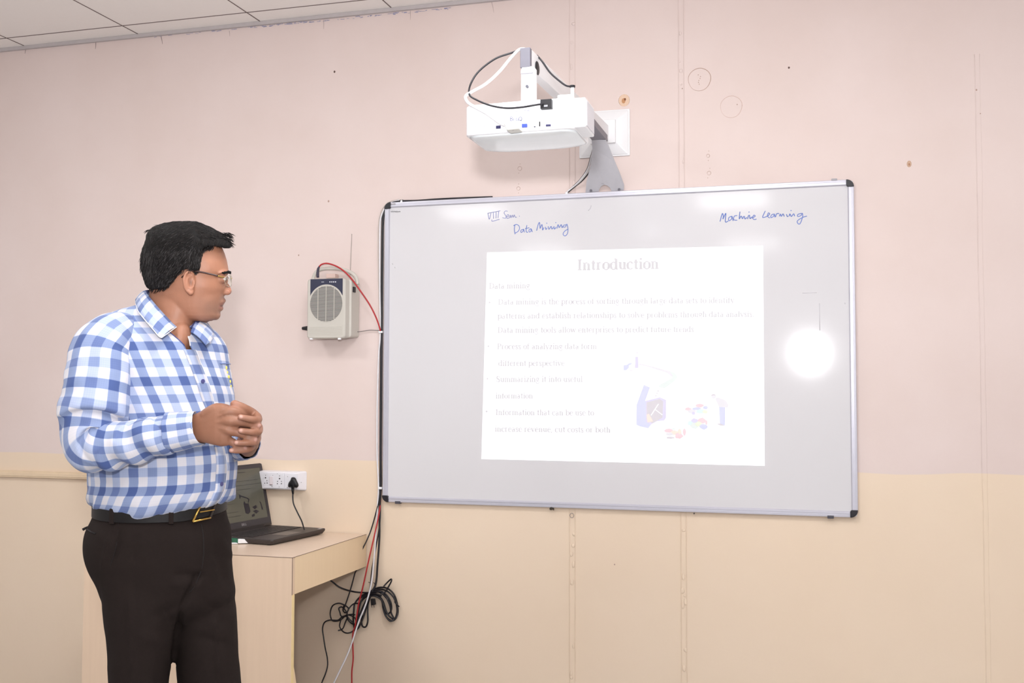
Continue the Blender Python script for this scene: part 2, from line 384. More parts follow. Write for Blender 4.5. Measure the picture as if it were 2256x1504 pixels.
# ------------------------------------------------------------------ projected slide
YP = YS-.0008
s0 = onY(1073, 556, YP); s1 = onY(1681, 541, YP); s2 = onY(1685, 1026, YP); s3 = onY(1060.5, 1011, YP)
WH = (.9, .9, .9, 1)
def proj_mat(name, e, s_=1.0): return mat(name, rgb(215, 213, 216), .085, spec=.24, noise_amt=0, emit=e, emit_s=s_)
SL = proj_mat('slide_light', (.55, .54, .56, 1), 1.)
slide = thing('projected_slide', tuple((s2+s3)/2), 'bright projected slide headed Introduction on the whiteboard', 'projected image')
slide.location = ORG[slide.name]
M().prism([s0, s1, s2, s3], (0, .0006, 0)).build('slide_background', SL, slide)
# thick-and-thin serif letters drawn as strokes
T, H = .115, .056
def A(cx, cy, rx, ry, a0, a1, n=12): return [(cx+rx*math.cos(math.radians(a0+(a1-a0)*i/n)), cy+ry*math.sin(math.radians(a0+(a1-a0)*i/n))) for i in range(n+1)]
def ser(x, y, w=.13): return ([(x-w, y), (x+w, y)], H)
X = .46
def bowl(cx, rx, cy=X/2, ry=X/2): return [(A(cx, cy, rx, ry, 45, 135), H), (A(cx, cy, rx, ry, 135, 225), T), (A(cx, cy, rx, ry, 225, 315), H), (A(cx, cy, rx, ry, -45, 45), T)]
G = {
 'I': (.36, [([(.18, 0), (.18, .66)], T), ser(.18, .02), ser(.18, .64)]),
 'D': (.70, [([(.16, 0), (.16, .66)], T), ser(.14, .02), ([(.03, .64), (.3, .64)], H), ([(.05, .02), (.3, .02)], H), (A(.28, .33, .33, .31, -90, -50), H), (A(.28, .33, .33, .31, -50, 50), T), (A(.28, .33, .33, .31, 50, 90), H)]),
 'P': (.58, [([(.16, 0), (.16, .66)], T), ser(.16, .02), ([(.03, .64), (.3, .64)], H), (A(.28, .48, .22, .16, -90, -40), H), (A(.28, .48, .22, .16, -40, 40), T), (A(.28, .48, .22, .16, 40, 90), H), ([(.16, .32), (.3, .32)], H)]),
 'S': (.54, [([(.43, .48), (.43, .62)], H), (A(.27, .48, .16, .17, 30, 100), H), (A(.27, .49, .17, .15, 100, 220), T), ([(.14, .40), (.40, .26)], T*1.1), (A(.27, .17, .17, .16, 40, -80), T), (A(.27, .17, .19, .16, -80, -160), H), ([(.08, .04), (.08, .2)], H)]),
 'i': (.28, [([(.14, 0), (.14, X)], T), ser(.14, .02, .11), ([(.03, X-.02), (.14, X-.02)], H), ([(.14, .58), (.14, .69)], T)]),
 'n': (.54, [([(.13, 0), (.13, X)], T), ser(.13, .02, .11), ([(.02, X-.02), (.13, X-.02)], H), (A(.26, .30, .15, .15, 150, 60), H), ([(.40, 0), (.40, .30), (.36, .42)], T), ser(.40, .02, .11)]),
 'm': (.82, [([(.13, 0), (.13, X)], T), ser(.13, .02, .11), ([(.02, X-.02), (.13, X-.02)], H), (A(.26, .30, .14, .15, 150, 60), H), ([(.40, 0), (.40, .32), (.36, .42)], T), ser(.40, .02, .1), (A(.54, .30, .14, .15, 150, 60), H), ([(.68, 0), (.68, .32), (.64, .42)], T), ser(.68, .02, .1)]),
 'h': (.54, [([(.13, 0), (.13, .68)], T), ser(.13, .02, .11), ([(.02, .66), (.13, .66)], H), (A(.26, .30, .15, .15, 150, 60), H), ([(.40, 0), (.40, .30), (.36, .42)], T), ser(.40, .02, .11)]),
 't': (.34, [([(.16, .60), (.16, .08), (.22, .02)], T), ([(.03, X-.02), (.30, X-.02)], H), ([(.2, .02), (.30, .06)], H)]),
 'r': (.40, [([(.13, 0), (.13, X)], T), ser(.13, .02, .12), ([(.02, X-.02), (.13, X-.02)], H), (A(.26, .32, .13, .13, 150, 70), H), ([(.31, .41), (.34, .38)], T)]),
 'o': (.50, bowl(.25, .18)),
 'd': (.54, bowl(.23, .17)+[([(.40, 0), (.40, .68)], T), ([(.29, .66), (.40, .66)], H), ([(.40, .02), (.51, .02)], H)]),
 'b': (.54, bowl(.31, .17)+[([(.13, 0), (.13, .68)], T), ([(.02, .66), (.13, .66)], H)]),
 'p': (.54, bowl(.31, .17)+[([(.13, -.2), (.13, X)], T), ([(.02, X-.02), (.13, X-.02)], H), ser(.13, -.18, .11)]),
 'q': (.54, bowl(.23, .17)+[([(.40, -.2), (.40, X)], T)]),
 'u': (.54, [([(.13, X), (.13, .16), (.18, .05)], T), (A(.25, .16, .13, .14, 200, 320), H), ([(.40, 0), (.40, X)], T), ([(.02, X-.02), (.13, X-.02)], H), ([(.30, X-.02), (.40, X-.02)], H), ([(.40, .02), (.5, .02)], H)]),
 'c': (.44, [(A(.24, X/2, .18, X/2, 45, 135), H), (A(.24, X/2, .18, X/2, 135, 235), T), (A(.24, X/2, .18, X/2, 235, 320), H), ([(.36, .34), (.36, .40)], T)]),
 'e': (.45, [(A(.24, X/2, .17, X/2, 0, 135), H), (A(.24, X/2, .17, X/2, 135, 235), T), (A(.24, X/2, .18, X/2, 235, 320), H), ([(.07, .26), (.41, .26)], H)]),
 'a': (.48, [(A(.22, .33, .14, .13, 160, 45), H), ([(.33, .38), (.33, .06), (.40, .01)], T), (A(.2, .13, .12, .12, 90, 270), T*.8), ([(.2, .25), (.33, .27)], H), ([(.2, .01), (.33, .08)], H)]),
 's': (.38, [([(.31, .32), (.31, .44)], H), (A(.19, .34, .12, .11, 20, 110), H), (A(.19, .34, .12, .10, 110, 200), T*.8), ([(.1, .28), (.28, .18)], T), (A(.18, .12, .12, .11, 20, -90), T*.8), (A(.19, .12, .13, .11, -90, -170), H), ([(.06, .02), (.06, .14)], H)]),
 'g': (.50, [(A(.22, .32, .15, .13, 0, 360, 20), T*.7), ([(.35, .42), (.47, .43)], H), ([(.14, .2), (.12, .1), (.36, .06)], T*.6), (A(.23, -.08, .18, .12, 50, -230, 20), T*.5)]),
 'f': (.34, [([(.14, 0), (.14, .56)], T), ser(.14, .02, .11), ([(.02, X-.02), (.28, X-.02)], H), (A(.26, .54, .12, .13, 175, 70), H), ([(.31, .64), (.34, .62)], T*.7)]),
 'l': (.28, [([(.14, 0), (.14, .68)], T), ser(.14, .02, .11), ([(.03, .66), (.14, .66)], H)]),
 'k': (.54, [([(.13, 0), (.13, .68)], T), ser(.13, .02, .11), ([(.13, .2), (.42, .44)], H), ([(.2, .26), (.44, .02)], T)]),
 'v': (.50, [([(.07, X), (.25, .02)], T), ([(.43, X), (.25, .02)], H), ser(.09, X-.02, .09), ser(.42, X-.02, .07)]),
 'w': (.72, [([(.07, X), (.22, .02)], T), ([(.36, X), (.22, .02)], H), ([(.34, X), (.50, .02)], T), ([(.65, X), (.50, .02)], H), ser(.08, X-.02, .08), ser(.64, X-.02, .07)]),
 'y': (.50, [([(.07, X), (.27, .02)], T), ([(.43, X), (.24, -.08), (.14, -.19), (.06, -.15)], H), ser(.09, X-.02, .09), ser(.42, X-.02, .07)]),
 'z': (.44, [([(.06, X-.02), (.38, X-.02)], H), ([(.35, X), (.08, .02)], T), ([(.05, .02), (.39, .02)], H)]),
 ',': (.25, [([(.12, .06), (.06, -.1)], T*.7)]), '.': (.25, [([(.12, .0), (.12, .1)], T)]), ' ': (.26, []),
}
SANS = {'D': (.62, [([(.1, 0), (.1, .66), (.3, .66)], T), (A(.28, .33, .26, .33, 90, -90), T), ([(.3, 0), (.1, 0)], T)]),
 'E': (.55, [([(.5, .66), (.1, .66), (.1, 0), (.5, 0)], T), ([(.1, .33), (.44, .33)], T)]), 'L': (.5, [([(.1, .66), (.1, 0), (.46, 0)], T)])}
def ribbon(mm, pts, w, depth=(0, 0, 0)):
    P = [np.asarray(p, float) for p in pts]
    if len(P) < 2: return
    L, R_ = [], []
    for i in range(len(P)):
        t = P[min(i+1, len(P)-1)]-P[max(i-1, 0)]; t /= (np.linalg.norm(t)+1e-9); nn = np.array([-t[1], t[0]])
        L.append(P[i]+nn*w/2); R_.append(P[i]-nn*w/2)
    return L, R_
def text_mesh(txt, mapf, bold=1.0, glyphs=G, mm=None):
    """mapf(u, v) -> 3d point; u runs 0..1 over the line, v in em units"""
    wid = sum(glyphs.get(ch, glyphs.get(' ', (.3, [])))[0] for ch in txt); mm = mm or M(); x = 0; lay = 0
    for ch in txt:
        adv, st_ = glyphs.get(ch, (.3, []))
        for pts, w in st_:
            LR = ribbon(mm, [(x+a, b) for a, b in pts], w*bold)
            if not LR: continue
            L, R_ = LR; n = len(L); lay = (lay+1) % 9; lift = np.array([0, -.00002*lay, 0])
            mm.add([mapf(p[0]/wid, p[1])+lift for p in L]+[mapf(p[0]/wid, p[1])+lift for p in R_], [(i, i+1, n+i+1, n+i) for i in range(n-1)])
        x += adv
    return mm
TX = proj_mat('slide_text_dark', (.0, .0, .008, 1), 1.); TX2 = proj_mat('slide_text_faint', (.0, .0, .012, 1), 1.)
def slide_line(txt, x0, y0, x1, y1, em, m, name, bold=1., Y=YP-.0006):
    def f(u, v):
        return onY(x0+(x1-x0)*u, y0+(y1-y0)*u-v*em, Y)
    return text_mesh(txt, f, bold).build(name, m, slide, recalc=False)
slide_line('Introduction', 1271, 595, 1452, 591.5, 35, TX, 'slide_title', 1.35)
slide_line('Data mining', 1077, 636, 1168, 635, 19.5, TX, 'slide_heading', 1.3)
lines = [('Data mining is the process of sorting through large data sets to identify', 1097, 671, 1618, 667, .8), ('patterns and establish relationships to solve problems through data analysis.', 1096, 702, 1662, 697.5, .8),
 ('Data mining tools allow enterprises to predict future trends', 1096, 733, 1529, 731, .8), ('Process of analyzing data form', 1095, 769, 1315, 768.5, .8), ('different perspective', 1098, 806, 1244, 805.5, .8),
 ('Summarizing it into useful', 1093, 841, 1284, 841, .8), ('information', 1092, 877.5, 1174, 877.5, .8), ('Information that can be use to', 1091.5, 914, 1309, 915, .8), ('increase revenue, cut costs or both', 1090, 950.5, 1345, 952.5, .8)]
for i, (t_, a, b, c_, d_, bo) in enumerate(lines): slide_line(t_, a, b, c_, d_, 19, TX2, 'slide_text', 1.2)
for px, py in ((1078.5, 666), (1076, 762.5), (1074, 834), (1072, 906)):
    M().add([onY(px+2.1*math.cos(a), py+2.1*math.sin(a), YP-.0006) for a in np.linspace(0, 2*math.pi, 9)[:-1]], [tuple(range(8))]).build('slide_bullet', TX, slide, recalc=False)
# slide picture: people, pipe, box and heaps
def pc(name, c): return proj_mat(name, tuple(max(0, x-.10) for x in c[:3])+(1,))
PB = pc('slide_blue', (.13, .17, .42, 1)); PG = pc('slide_green', (.25, .33, .29, 1)); PGR = pc('slide_grey', (.15, .13, .16, 1)); PR = pc('slide_red', (.42, .14, .17, 1)); PV = pc('slide_violet', (.18, .16, .33, 1))
PO = pc('slide_orange', (.5, .27, .16, 1)); PCY = pc('slide_cyan', (.2, .38, .42, 1)); PLG = pc('slide_lightgrey', (.27, .27, .30, 1)); PY = pc('slide_olive', (.3, .36, .18, 1)); PW = pc('slide_white', (.55, .55, .56, 1))
pic = M().add([onY(1340+x/5.783, 740+y/5.783, YP-.0002) for x, y in ((190,200),(1540,200),(1540,1320),(190,1320))], [(0,1,2,3)]).build('slide_picture', SL, slide, recalc=False)
_layer = [0]
def poly(pts, m, name='drawing'):
    _layer[0] += 1; Y = YP-.0004-.00003*_layer[0]
    M().add([onY(1340+x/5.783, 740+y/5.783, Y) for x, y in pts], [tuple(range(len(pts)))]).build(name, m, pic, recalc=False)
def blob(cx, cy, rx, ry, m, name='drawing', j=.15):
    poly([(cx+rx*(1+j*random.uniform(-1, 1))*math.cos(a), cy+ry*(1+j*random.uniform(-1, 1))*math.sin(a)) for a in np.linspace(0, 2*math.pi, 15)[:-1]], m, name)
poly([(360,880),(455,620),(530,655),(470,825),(490,830),(545,1130),(510,1175),(400,1150),(358,1130)], PB, 'drawn_box')
poly([(478,825),(660,780),(738,815),(735,1040),(715,1075),(620,1085),(540,1130),(480,1090)], PV, 'drawn_box')
poly([(490,845),(640,805),(650,800),(700,830),(690,1040),(600,1090),(560,1110),(490,1060)], PGR, 'drawn_box')
for a, b, w in (((545,1010),(640,865),12), ((590,930),(690,1005),10)):
    d_ = np.array(b)-np.array(a); d_ = d_/np.linalg.norm(d_)*w/2; nn = (-d_[1], d_[0]); poly([(a[0]+nn[0],a[1]+nn[1]),(b[0]+nn[0],b[1]+nn[1]),(b[0]-nn[0],b[1]-nn[1]),(a[0]-nn[0],a[1]-nn[1])], PW, 'drawn_tool')
poly([(490,1000),(520,990),(570,1085),(500,1100)], PO, 'drawn_heap')
poly([(390,345),(480,365),(760,440),(850,470),(885,520),(850,560),(810,520),(740,465),(480,385),(390,368)], PLG, 'drawn_pipe')
poly([(780,450),(850,475),(885,520),(850,570),(720,665),(640,650),(650,620),(810,540),(820,500)], PG, 'drawn_pipe')
for x, y in ((635,700),(622,728),(608,762)): blob(x, y, 9, 9, PGR, 'drawn_dot')
blob(368, 212, 14, 14, PLG, 'drawn_person'); poly([(345,265),(380,262),(385,405),(340,410)], PV, 'drawn_person')
poly([(195,372),(235,370),(265,345),(300,338),(298,360),(262,375),(262,405),(230,438),(195,436)], PB, 'drawn_box'); poly([(250,440),(300,425),(335,440),(290,450)], PLG, 'drawn_heap')
blob(1342, 770, 30, 28, PLG, 'drawn_person'); poly([(1303,770),(1320,742),(1350,735),(1372,755),(1330,760)], PGR, 'drawn_person')
poly([(1365,790),(1400,780),(1500,820),(1535,880),(1520,910),(1410,905),(1370,815)], PLG, 'drawn_person'); poly([(1412,905),(1490,908),(1486,1140),(1425,1140)], PB, 'drawn_person'); poly([(1380,1120),(1425,1112),(1486,1140),(1440,1142)], PGR, 'drawn_person')
for x, y, rx, ry, m in ((1020,930,42,20,PR),(1165,885,48,26,PR),(1070,960,50,28,PLG),(1130,925,60,18,PB),(1180,960,60,28,PCY),(1240,912,32,22,PB),(1235,965,35,24,PY),(1085,985,22,20,PV),
    (1100,1080,44,32,PV),(1190,1080,52,38,PR),(1045,1110,36,30,PCY),(1100,1140,52,42,PG),(1150,1120,40,34,PY),(1215,1155,48,34,PB),(1250,1100,14,30,PR),
    (770,1205,62,24,PR),(850,1230,50,30,PO),(900,1270,50,38,PR),(780,1250,44,20,PLG),(970,1225,20,44,PR),(910,1215,24,34,PO),(790,1295,54,12,PGR),(830,1185,22,14,PG)):
    blob(x, y, rx, ry, m, 'drawn_heap')
# ================================================================== PROJECTOR ARM + PROJECTOR
WPL = mat('white_plastic', rgb(240, 240, 243), .35, noise_amt=.01)
WMET = mat('white_enamelled_metal', rgb(235, 234, 236), .35, noise_amt=.01)
GRM = mat('grey_steel', rgb(192, 190, 196), .45, metal=.0)
BLK = mat('black_plastic', rgb(22, 21, 26), .45)
DGR = mat('dark_grey_plastic', rgb(88, 88, 98), .5)
AX = .925; AZ = 2.345
arm = thing('projector_mount', (AX, 0, 2.25), 'white wall arm with square back plate and grey brace holding the projector', 'projector mount')
h0 = onY(1277, 352, 0); h1 = onY(1388, 240, 0); hx0, hx1, hz0, hz1 = h0[0], h1[0], h0[2]+.004, h1[2]
def frus(x0, x1, z0, z1, y0, ins, y1, mm):
    A_ = [(x0, y0, z0), (x1, y0, z0), (x1, y0, z1), (x0, y0, z1)]; B_ = [(x0+ins, y1, z0+ins), (x1-ins, y1, z0+ins), (x1-ins, y1, z1-ins), (x0+ins, y1, z1-ins)]
    return mm.loft([A_, B_])
mm = M().box((hx0, -.008, hz0), (hx1, 0, hz1)); frus(hx0+.004, hx1-.004, hz0+.004, hz1-.004, -.008, .042, -.030, mm)
mm.box((hx0+.05, -.042, hz0+.045), (hx1-.05, -.028, hz1-.045))
mm.build('back_plate', WMET, arm, bevel=.003)
ae = atD(1158, 128, 2.84)            # arm end
EY = ae[1]
ax0, ax1 = ae[0]-.013, ae[0]+.013; az0, az1 = ae[2]-.026, ae[2]+.026
# the arm is a long box section that runs from the plate out into the room
cxh = (hx0+hx1)/2; czh = (hz0+hz1)/2
R1 = [(cxh-.022, -.03, czh-.030), (cxh+.022, -.03, czh-.030), (cxh+.022, -.03, czh+.024), (cxh-.022, -.03, czh+.024)]
R2 = [(ax0, EY, az0), (ax1, EY, az0), (ax1, EY, az1), (ax0, EY, az1)]
M().loft([R1, R2]).build('arm_tube', WMET, arm, bevel=.002)
M().box((ax0-.001, EY-.006, az0-.001), (ax1+.001, EY+.012, az1+.001)).build('end_cap', mat('grey_cap', rgb(112, 110, 120), .5), arm, bevel=.002)
M().ell((ax1, EY+.075, (az0+az1)/2-.006), .003, .022, .019, n=16, m=8).build('cable_hole', BLK, arm, smooth=True)
# brace: trapezoid steel plate leaning from the wall up to the arm
BT0 = onY(1303, 307, -.16); BT1 = onY(1336, 307, -.16); 
def bp(px, py, t): return onY(px, py, -.008-.152*t)
left = [(1290, 424, 0), (1292, 400, .2), (1299, 372, .44), (1304, 345, .67), (1305, 325, .85), (1303, 308, 1)]
right = [(1374, 419, 0), (1375, 408, .1), (1368, 388, .27), (1355, 357, .55), (1342, 325, .85), (1335, 308, 1)]
pl = [bp(*p) for p in left]; pr_ = [bp(*p) for p in right]
arch = [(1347, 421), (1344, 414), (1338, 409), (1331, 407), (1325, 410), (1321, 416), (1319, 422)]
poly_ = pl+pr_[::-1]+[bp(x, y, max(0, (424-y)/118)) for x, y in arch]
n = len(poly_); nrm = np.cross(pl[-1]-pl[0], pr_[0]-pl[0]); nrm /= np.linalg.norm(nrm); 
if nrm[1] > 0: nrm = -nrm
mm = M().prism(poly_, -nrm*.003)
mm.build('brace_plate', GRM, arm)
mm = M().prism([bp(1303, 309, .99), bp(1335, 309, .99), bp(1331, 300, 1.05), bp(1310, 300, 1.05)], (0, .02, 0)); mm.build('brace_flange', mat('dark_steel', rgb(105, 100, 104), .5, metal=.3), arm)
for px, py in ((1302, 419), (1364, 417)):
    p = bp(px, py, .04); M().cyl(p+nrm*-.001, p+nrm*.004, .005, n=14).build('screw', mat('screw_steel', rgb(150, 148, 155), .3, metal=.7), arm)
p = bp(1332, 404, .16); M().box(p-np.array([.012, .001, .001]), p+np.array([.012, .0035, .001])).build('slot', BLK, arm)
# collar under the arm near the wall
c0 = onY(1292, 299, -.42); c1 = onY(1330, 300, -.2)
M().box((AX-.028, -.46, czh-.060), (AX+.026, -.13, czh-.036)).build('cable_tray', mat('tray_grey', rgb(128, 124, 132), .5), arm, bevel=.002)
# drop bracket
dz0 = atD(1163, 212, 2.84)[2]
bxm = atD(1163, 180, 2.84)[0]
M().box((bxm-.019, EY+.0, dz0-.02), (bxm+.019, EY+.03, az0+.002)).box((bxm-.016, EY-.006, az0-.016), (bxm+.016, EY+.034, az0+.002)).build('drop_bracket', WMET, arm, bevel=.004)
M().box((bxm-.017, EY-.008, az0-.018), (bxm+.017, EY-.004, az0-.008)).build('clamp_bar', mat('clamp_grey', rgb(165, 163, 172), .4), arm, bevel=.001)
p = atD(1161, 190, 2.83); M().cyl(p+np.array([0, .012, 0]), p+np.array([0, -.001, 0]), .004, n=12).build('screw', DGR, arm)

proj = thing('projector', tuple(atD(1158, 300, 2.78)), 'white projector hanging upside down from the wall arm', 'projector')
# body frame in the photo: rear panel towards the camera
yr = EY-.06                      # rear panel plane
a = onY(1027, 238, yr); b = onY(1287, 222, yr); c_ = onY(1284, 286, yr); d_ = onY(1030, 296, yr)
x0, x1 = a[0], onY(1262, 250, yr)[0]; zt = (onY(1150, 222, yr)[2]); zb = onY(1150, 290, yr)[2]
RZ = math.radians(.6); RX = math.radians(0)
cen = np.array([(x0+x1)/2, yr, (zt+zb)/2]); tilt = math.radians(-.4)
def PL(x, y, z):                # projector local (x right, y back to the wall, z up) -> world
    v = np.array([x, y, z]); ct, s_t = math.cos(tilt), math.sin(tilt)
    v = np.array([v[0]*ct+v[2]*s_t, v[1], -v[0]*s_t+v[2]*ct])
    cz_, sz_ = math.cos(RZ), math.sin(RZ); v = np.array([v[0]*cz_-v[1]*sz_, v[0]*sz_+v[1]*cz_, v[2]]); return cen+v
PW_ = (x1-x0)/2*1.03; PH = (zt-zb)/2; PD = .20
def plbox(mm, a, b):
    o = M().box(a, b); return mm.add([PL(*v) for v in o.v], o.f)
mm = M()
def rr(x0, x1, y0, y1, r, z, n=5):
    out = []
    for cx_, cy_, a0 in ((x1-r, y0+r, -90), (x1-r, y1-r, 0), (x0+r, y1-r, 90), (x0+r, y0+r, 180)):
        for k in range(n+1):
            t = math.radians(a0+90*k/n); out.append(PL(cx_+r*math.cos(t), cy_+r*math.sin(t), z))
    return out
mm.loft([rr(-PW_+.004, PW_-.004, .003, PD-.003, .02, PH), rr(-PW_, PW_, 0, PD, .022, PH-.004), rr(-PW_, PW_, 0, PD, .022, -PH+.003), rr(-PW_+.003, PW_-.003, .004, PD-.003, .02, -PH)])
mm.build('body', WPL, proj, smooth=False, bevel=.0015)
# lower (top side) dome
mm = M(); 
mm.loft([rr(-PW_+.004, PW_-.002, .006, PD-.004, .03, -PH), rr(-PW_+.012, PW_-.006, .014, PD-.008, .04, -PH-.004), rr(-PW_+.04, PW_-.03, .035, PD-.02, .05, -PH-.009), rr(-PW_+.075, PW_-.05, .06, PD-.04, .05, -PH-.012)])
mm.build('top_cover', mat('glossy_white_cover', rgb(232, 236, 238), .15, noise_amt=.01), proj, smooth=True)
# right end block with vent
mm = M(); plbox(mm, (PW_-.002, .004, -PH+.002), (PW_+.028, PD-.08, PH-.002)); mm.build('end_block', WPL, proj, bevel=.003)
mm = M(); plbox(mm, (PW_+.026, .012, -PH+.008), (PW_+.030, PD-.09, PH-.008)); mm.build('vent_grille', mat('vent_grey', rgb(226, 224, 230), .5), proj)
mm = M(); plbox(mm, (PW_-.050, .02, PH-.001), (PW_-.01, .07, PH+.014)); mm.build('foot', WPL, proj, bevel=.003)
mm = M()
plbox(mm, (-.05, .015, PH), (.055, .13, PH+.004)); mm.build('mount_plate', WMET, proj, bevel=.001)
def port(px, py, w, h, m, name, dep=.002):
    p = onY(px, py, yr-.001); mm = M().box((p[0]-w/2, p[1]-dep, p[2]-h/2), (p[0]+w/2, p[1]+.012, p[2]+h/2)); return mm.build(name, m, proj, bevel=.0006)
port(1098, 280, .013, .008, mat('port_navy', rgb(30, 28, 70), .4), 'port'); port(1156, 277, .014, .009, mat('vga_blue', rgb(60, 80, 190), .4), 'port', .004)
port(1189, 273, .003, .012, BLK, 'port'); port(1208, 276, .013, .005, mat('port_dark', rgb(50, 48, 90), .4), 'port'); port(1178, 279, .004, .003, DGR, 'port')
port(1205, 231, .030, .024, BLK, 'power_inlet', .012); port(1205, 236, .010, .005, mat('inlet_glint', rgb(160, 160, 165), .3), 'port', .0135)  # the pale bar on the inlet is a painted glint
pm = M()
p0 = onY(1124, 263, yr-.002); 
sans2 = {'o': (.5, [(A(.25, .23, .18, .2, 0, 360, 16), .1)]), 'p': (.5, bowl(.3, .17)+[([(.12, -.2), (.12, X)], .1)]), 't': (.34, G['t'][1]), 'm': G['m'], 'a': G['a'], ' ': (.2, [])}
BENQ = {'B': (.55, [([(.1, 0), (.1, .66), (.32, .66), (.42, .58), (.42, .42), (.3, .35), (.1, .35)], .11), ([(.3, .35), (.46, .26), (.46, .08), (.34, 0), (.1, 0)], .11)]), 'e': (.5, G['e'][1]), 'n': (.5, G['n'][1]), 'Q': (.66, [(A(.3, .33, .26, .31, 0, 360, 20), .11), ([(.34, .16), (.52, -.04)], .11)])}
def bq(u, v): return onY(1123+28*u, 266-v*13, yr-.006)
text_mesh('BenQ', bq, 1.0, BENQ, pm).build('logo_lettering', mat('logo_grey', rgb(96, 96, 128), .4), proj, recalc=False)
mm = M().tube([onY(1046+i*2, 277.5+(1 if i % 2 else -.2), yr-.005) for i in range(14)], .0006, 4); mm.build('label_print', mat('label_grey', rgb(140, 138, 146), .5), proj)
mm = M()
for k in range(3): mm.box(onY(1160-22*(k == 2), 242+k*1.8, yr-.005)-np.array([.007, 0, .0004]), onY(1160-22*(k == 2), 242+k*1.8, yr-.004)+np.array([.008, 0, .0004]))
mm.build('label_print', mat('label_grey2', rgb(120, 120, 140), .5), proj)

# cables around the projector
CW = mat('white_cable', rgb(228, 226, 230), .45); CB = mat('black_cable', rgb(28, 26, 32), .45); CR_ = mat('red_cable', rgb(178, 36, 42), .42); CG = mat('grey_cable', rgb(128, 120, 118), .5)
def cable(name, pts, r, m, label, cat='cable', group=None, n=8, sm=8):
    o = M().tube(catmull(pts, sm), r, n).build(name, m, None, smooth=True); return tag(o, label, cat, group)
def at(px, py, Y): return onY(px, py, Y)
cable('power_cable', [at(1150, 108, EY+.02), at(1125, 117, EY), at(1090, 130, EY-.01), at(1055, 157, EY-.03), at(1037, 185, EY-.05), at(1034, 208, yr-.03), at(1050, 220, yr-.03), at(1080, 232, yr-.03), at(1115, 238, yr-.03), at(1150, 236, yr-.03), at(1180, 231, yr-.03), at(1197, 229, yr-.014)], .0026, CB,
      'black power cable looping from the arm end to the back of the projector')
cable('video_cable', [at(1156, 108, EY+.03), at(1143, 110, EY), at(1125, 128, EY-.01), at(1100, 158, EY-.02), at(1070, 185, EY-.03), at(1040, 202, yr-.02), at(1026, 212, yr-.03), at(1031, 226, yr-.045), at(1050, 238, yr-.05), at(1072, 250, yr-.045), at(1100, 270, yr-.04), at(1112, 276, yr-.03)], .0042, CW,
      'thick white video cable looping from the arm end to the projector')
plug = thing('video_plug', tuple(onY(1126, 278, yr-.03)), 'pale translucent video plug in the projector port', 'plug')
pa, pb = onY(1110, 275, yr-.028), onY(1141, 280, yr-.028)
M().prism([onY(1108, 268, yr-.04), onY(1138, 270, yr-.04), onY(1143, 284, yr-.04), onY(1116, 287, yr-.04)], (0, .038, 0)).build('plug_body', mat('plug_pale', rgb(214, 214, 206), .35), plug, bevel=.003)
M().prism([onY(1116, 270.5, yr-.041), onY(1119, 270.7, yr-.041), onY(1122, 286, yr-.041), onY(1119, 286, yr-.041)], (0, .01, 0)).prism([onY(1124, 271, yr-.041), onY(1127, 271.2, yr-.041), onY(1130, 285.5, yr-.041), onY(1127, 285.5, yr-.041)], (0, .01, 0)).build('grip_rib', mat('plug_rib', rgb(180, 178, 175), .4), plug)
cable('power_cable', [at(1183, 122, EY+.1), at(1195, 136, EY+.09), at(1212, 160, EY+.1), at(1232, 178, EY+.11), at(1248, 189, EY+.12), at(1262, 190, EY+.13)], .0026, CB, 'black cable sagging from the arm to the white post behind the projector')
post = thing('cable_post', tuple(atD(1262, 215, 2.95)), 'short white post with black cap behind the projector', 'post')
pp = onY(1261, 192, EY+.14); pq = onY(1261, 214, EY+.14)
M().cyl(pq-np.array([0,0,.02]), pp, .005, n=12).build('stem', WPL, post); M().cyl(pp-np.array([0, 0, .001]), pp+np.array([0, 0, .005]), .008, n=12).build('cap', BLK, post, bevel=.001)

# cables from arm down behind the brace to the clip on the board's top edge
def bundle_pts(off, Yo=0):
    return [at(1318+off*.3, 296, -.13), at(1308+off*.3, 325, -.12), at(1304+off, 345, -.10), at(1296+off, 372, -.065), at(1280+off*.8, 395, -.04), at(1262+off*.5, 412, -.016), at(1249, 423+off*.3, -.012)]
cable('wall_cable', bundle_pts(-3), .0019, mat('cable_grey_dark', rgb(120, 112, 112), .5), 'thin dark grey cable behind the brace, outermost of the bundle', group='cables behind the brace')
cable('wall_cable', bundle_pts(-1), .0028, CW, 'white cable curving from the arm to the board edge behind the brace', group='cables behind the brace')
cable('wall_cable', bundle_pts(3), .0026, mat('cable_light', rgb(205, 200, 198), .5), 'light grey cable behind the brace, between the white and the black', group='cables behind the brace')
cable('wall_cable', bundle_pts(6.5), .0026, CB, 'black cable curving down behind the brace to the board edge', group='cables behind the brace')

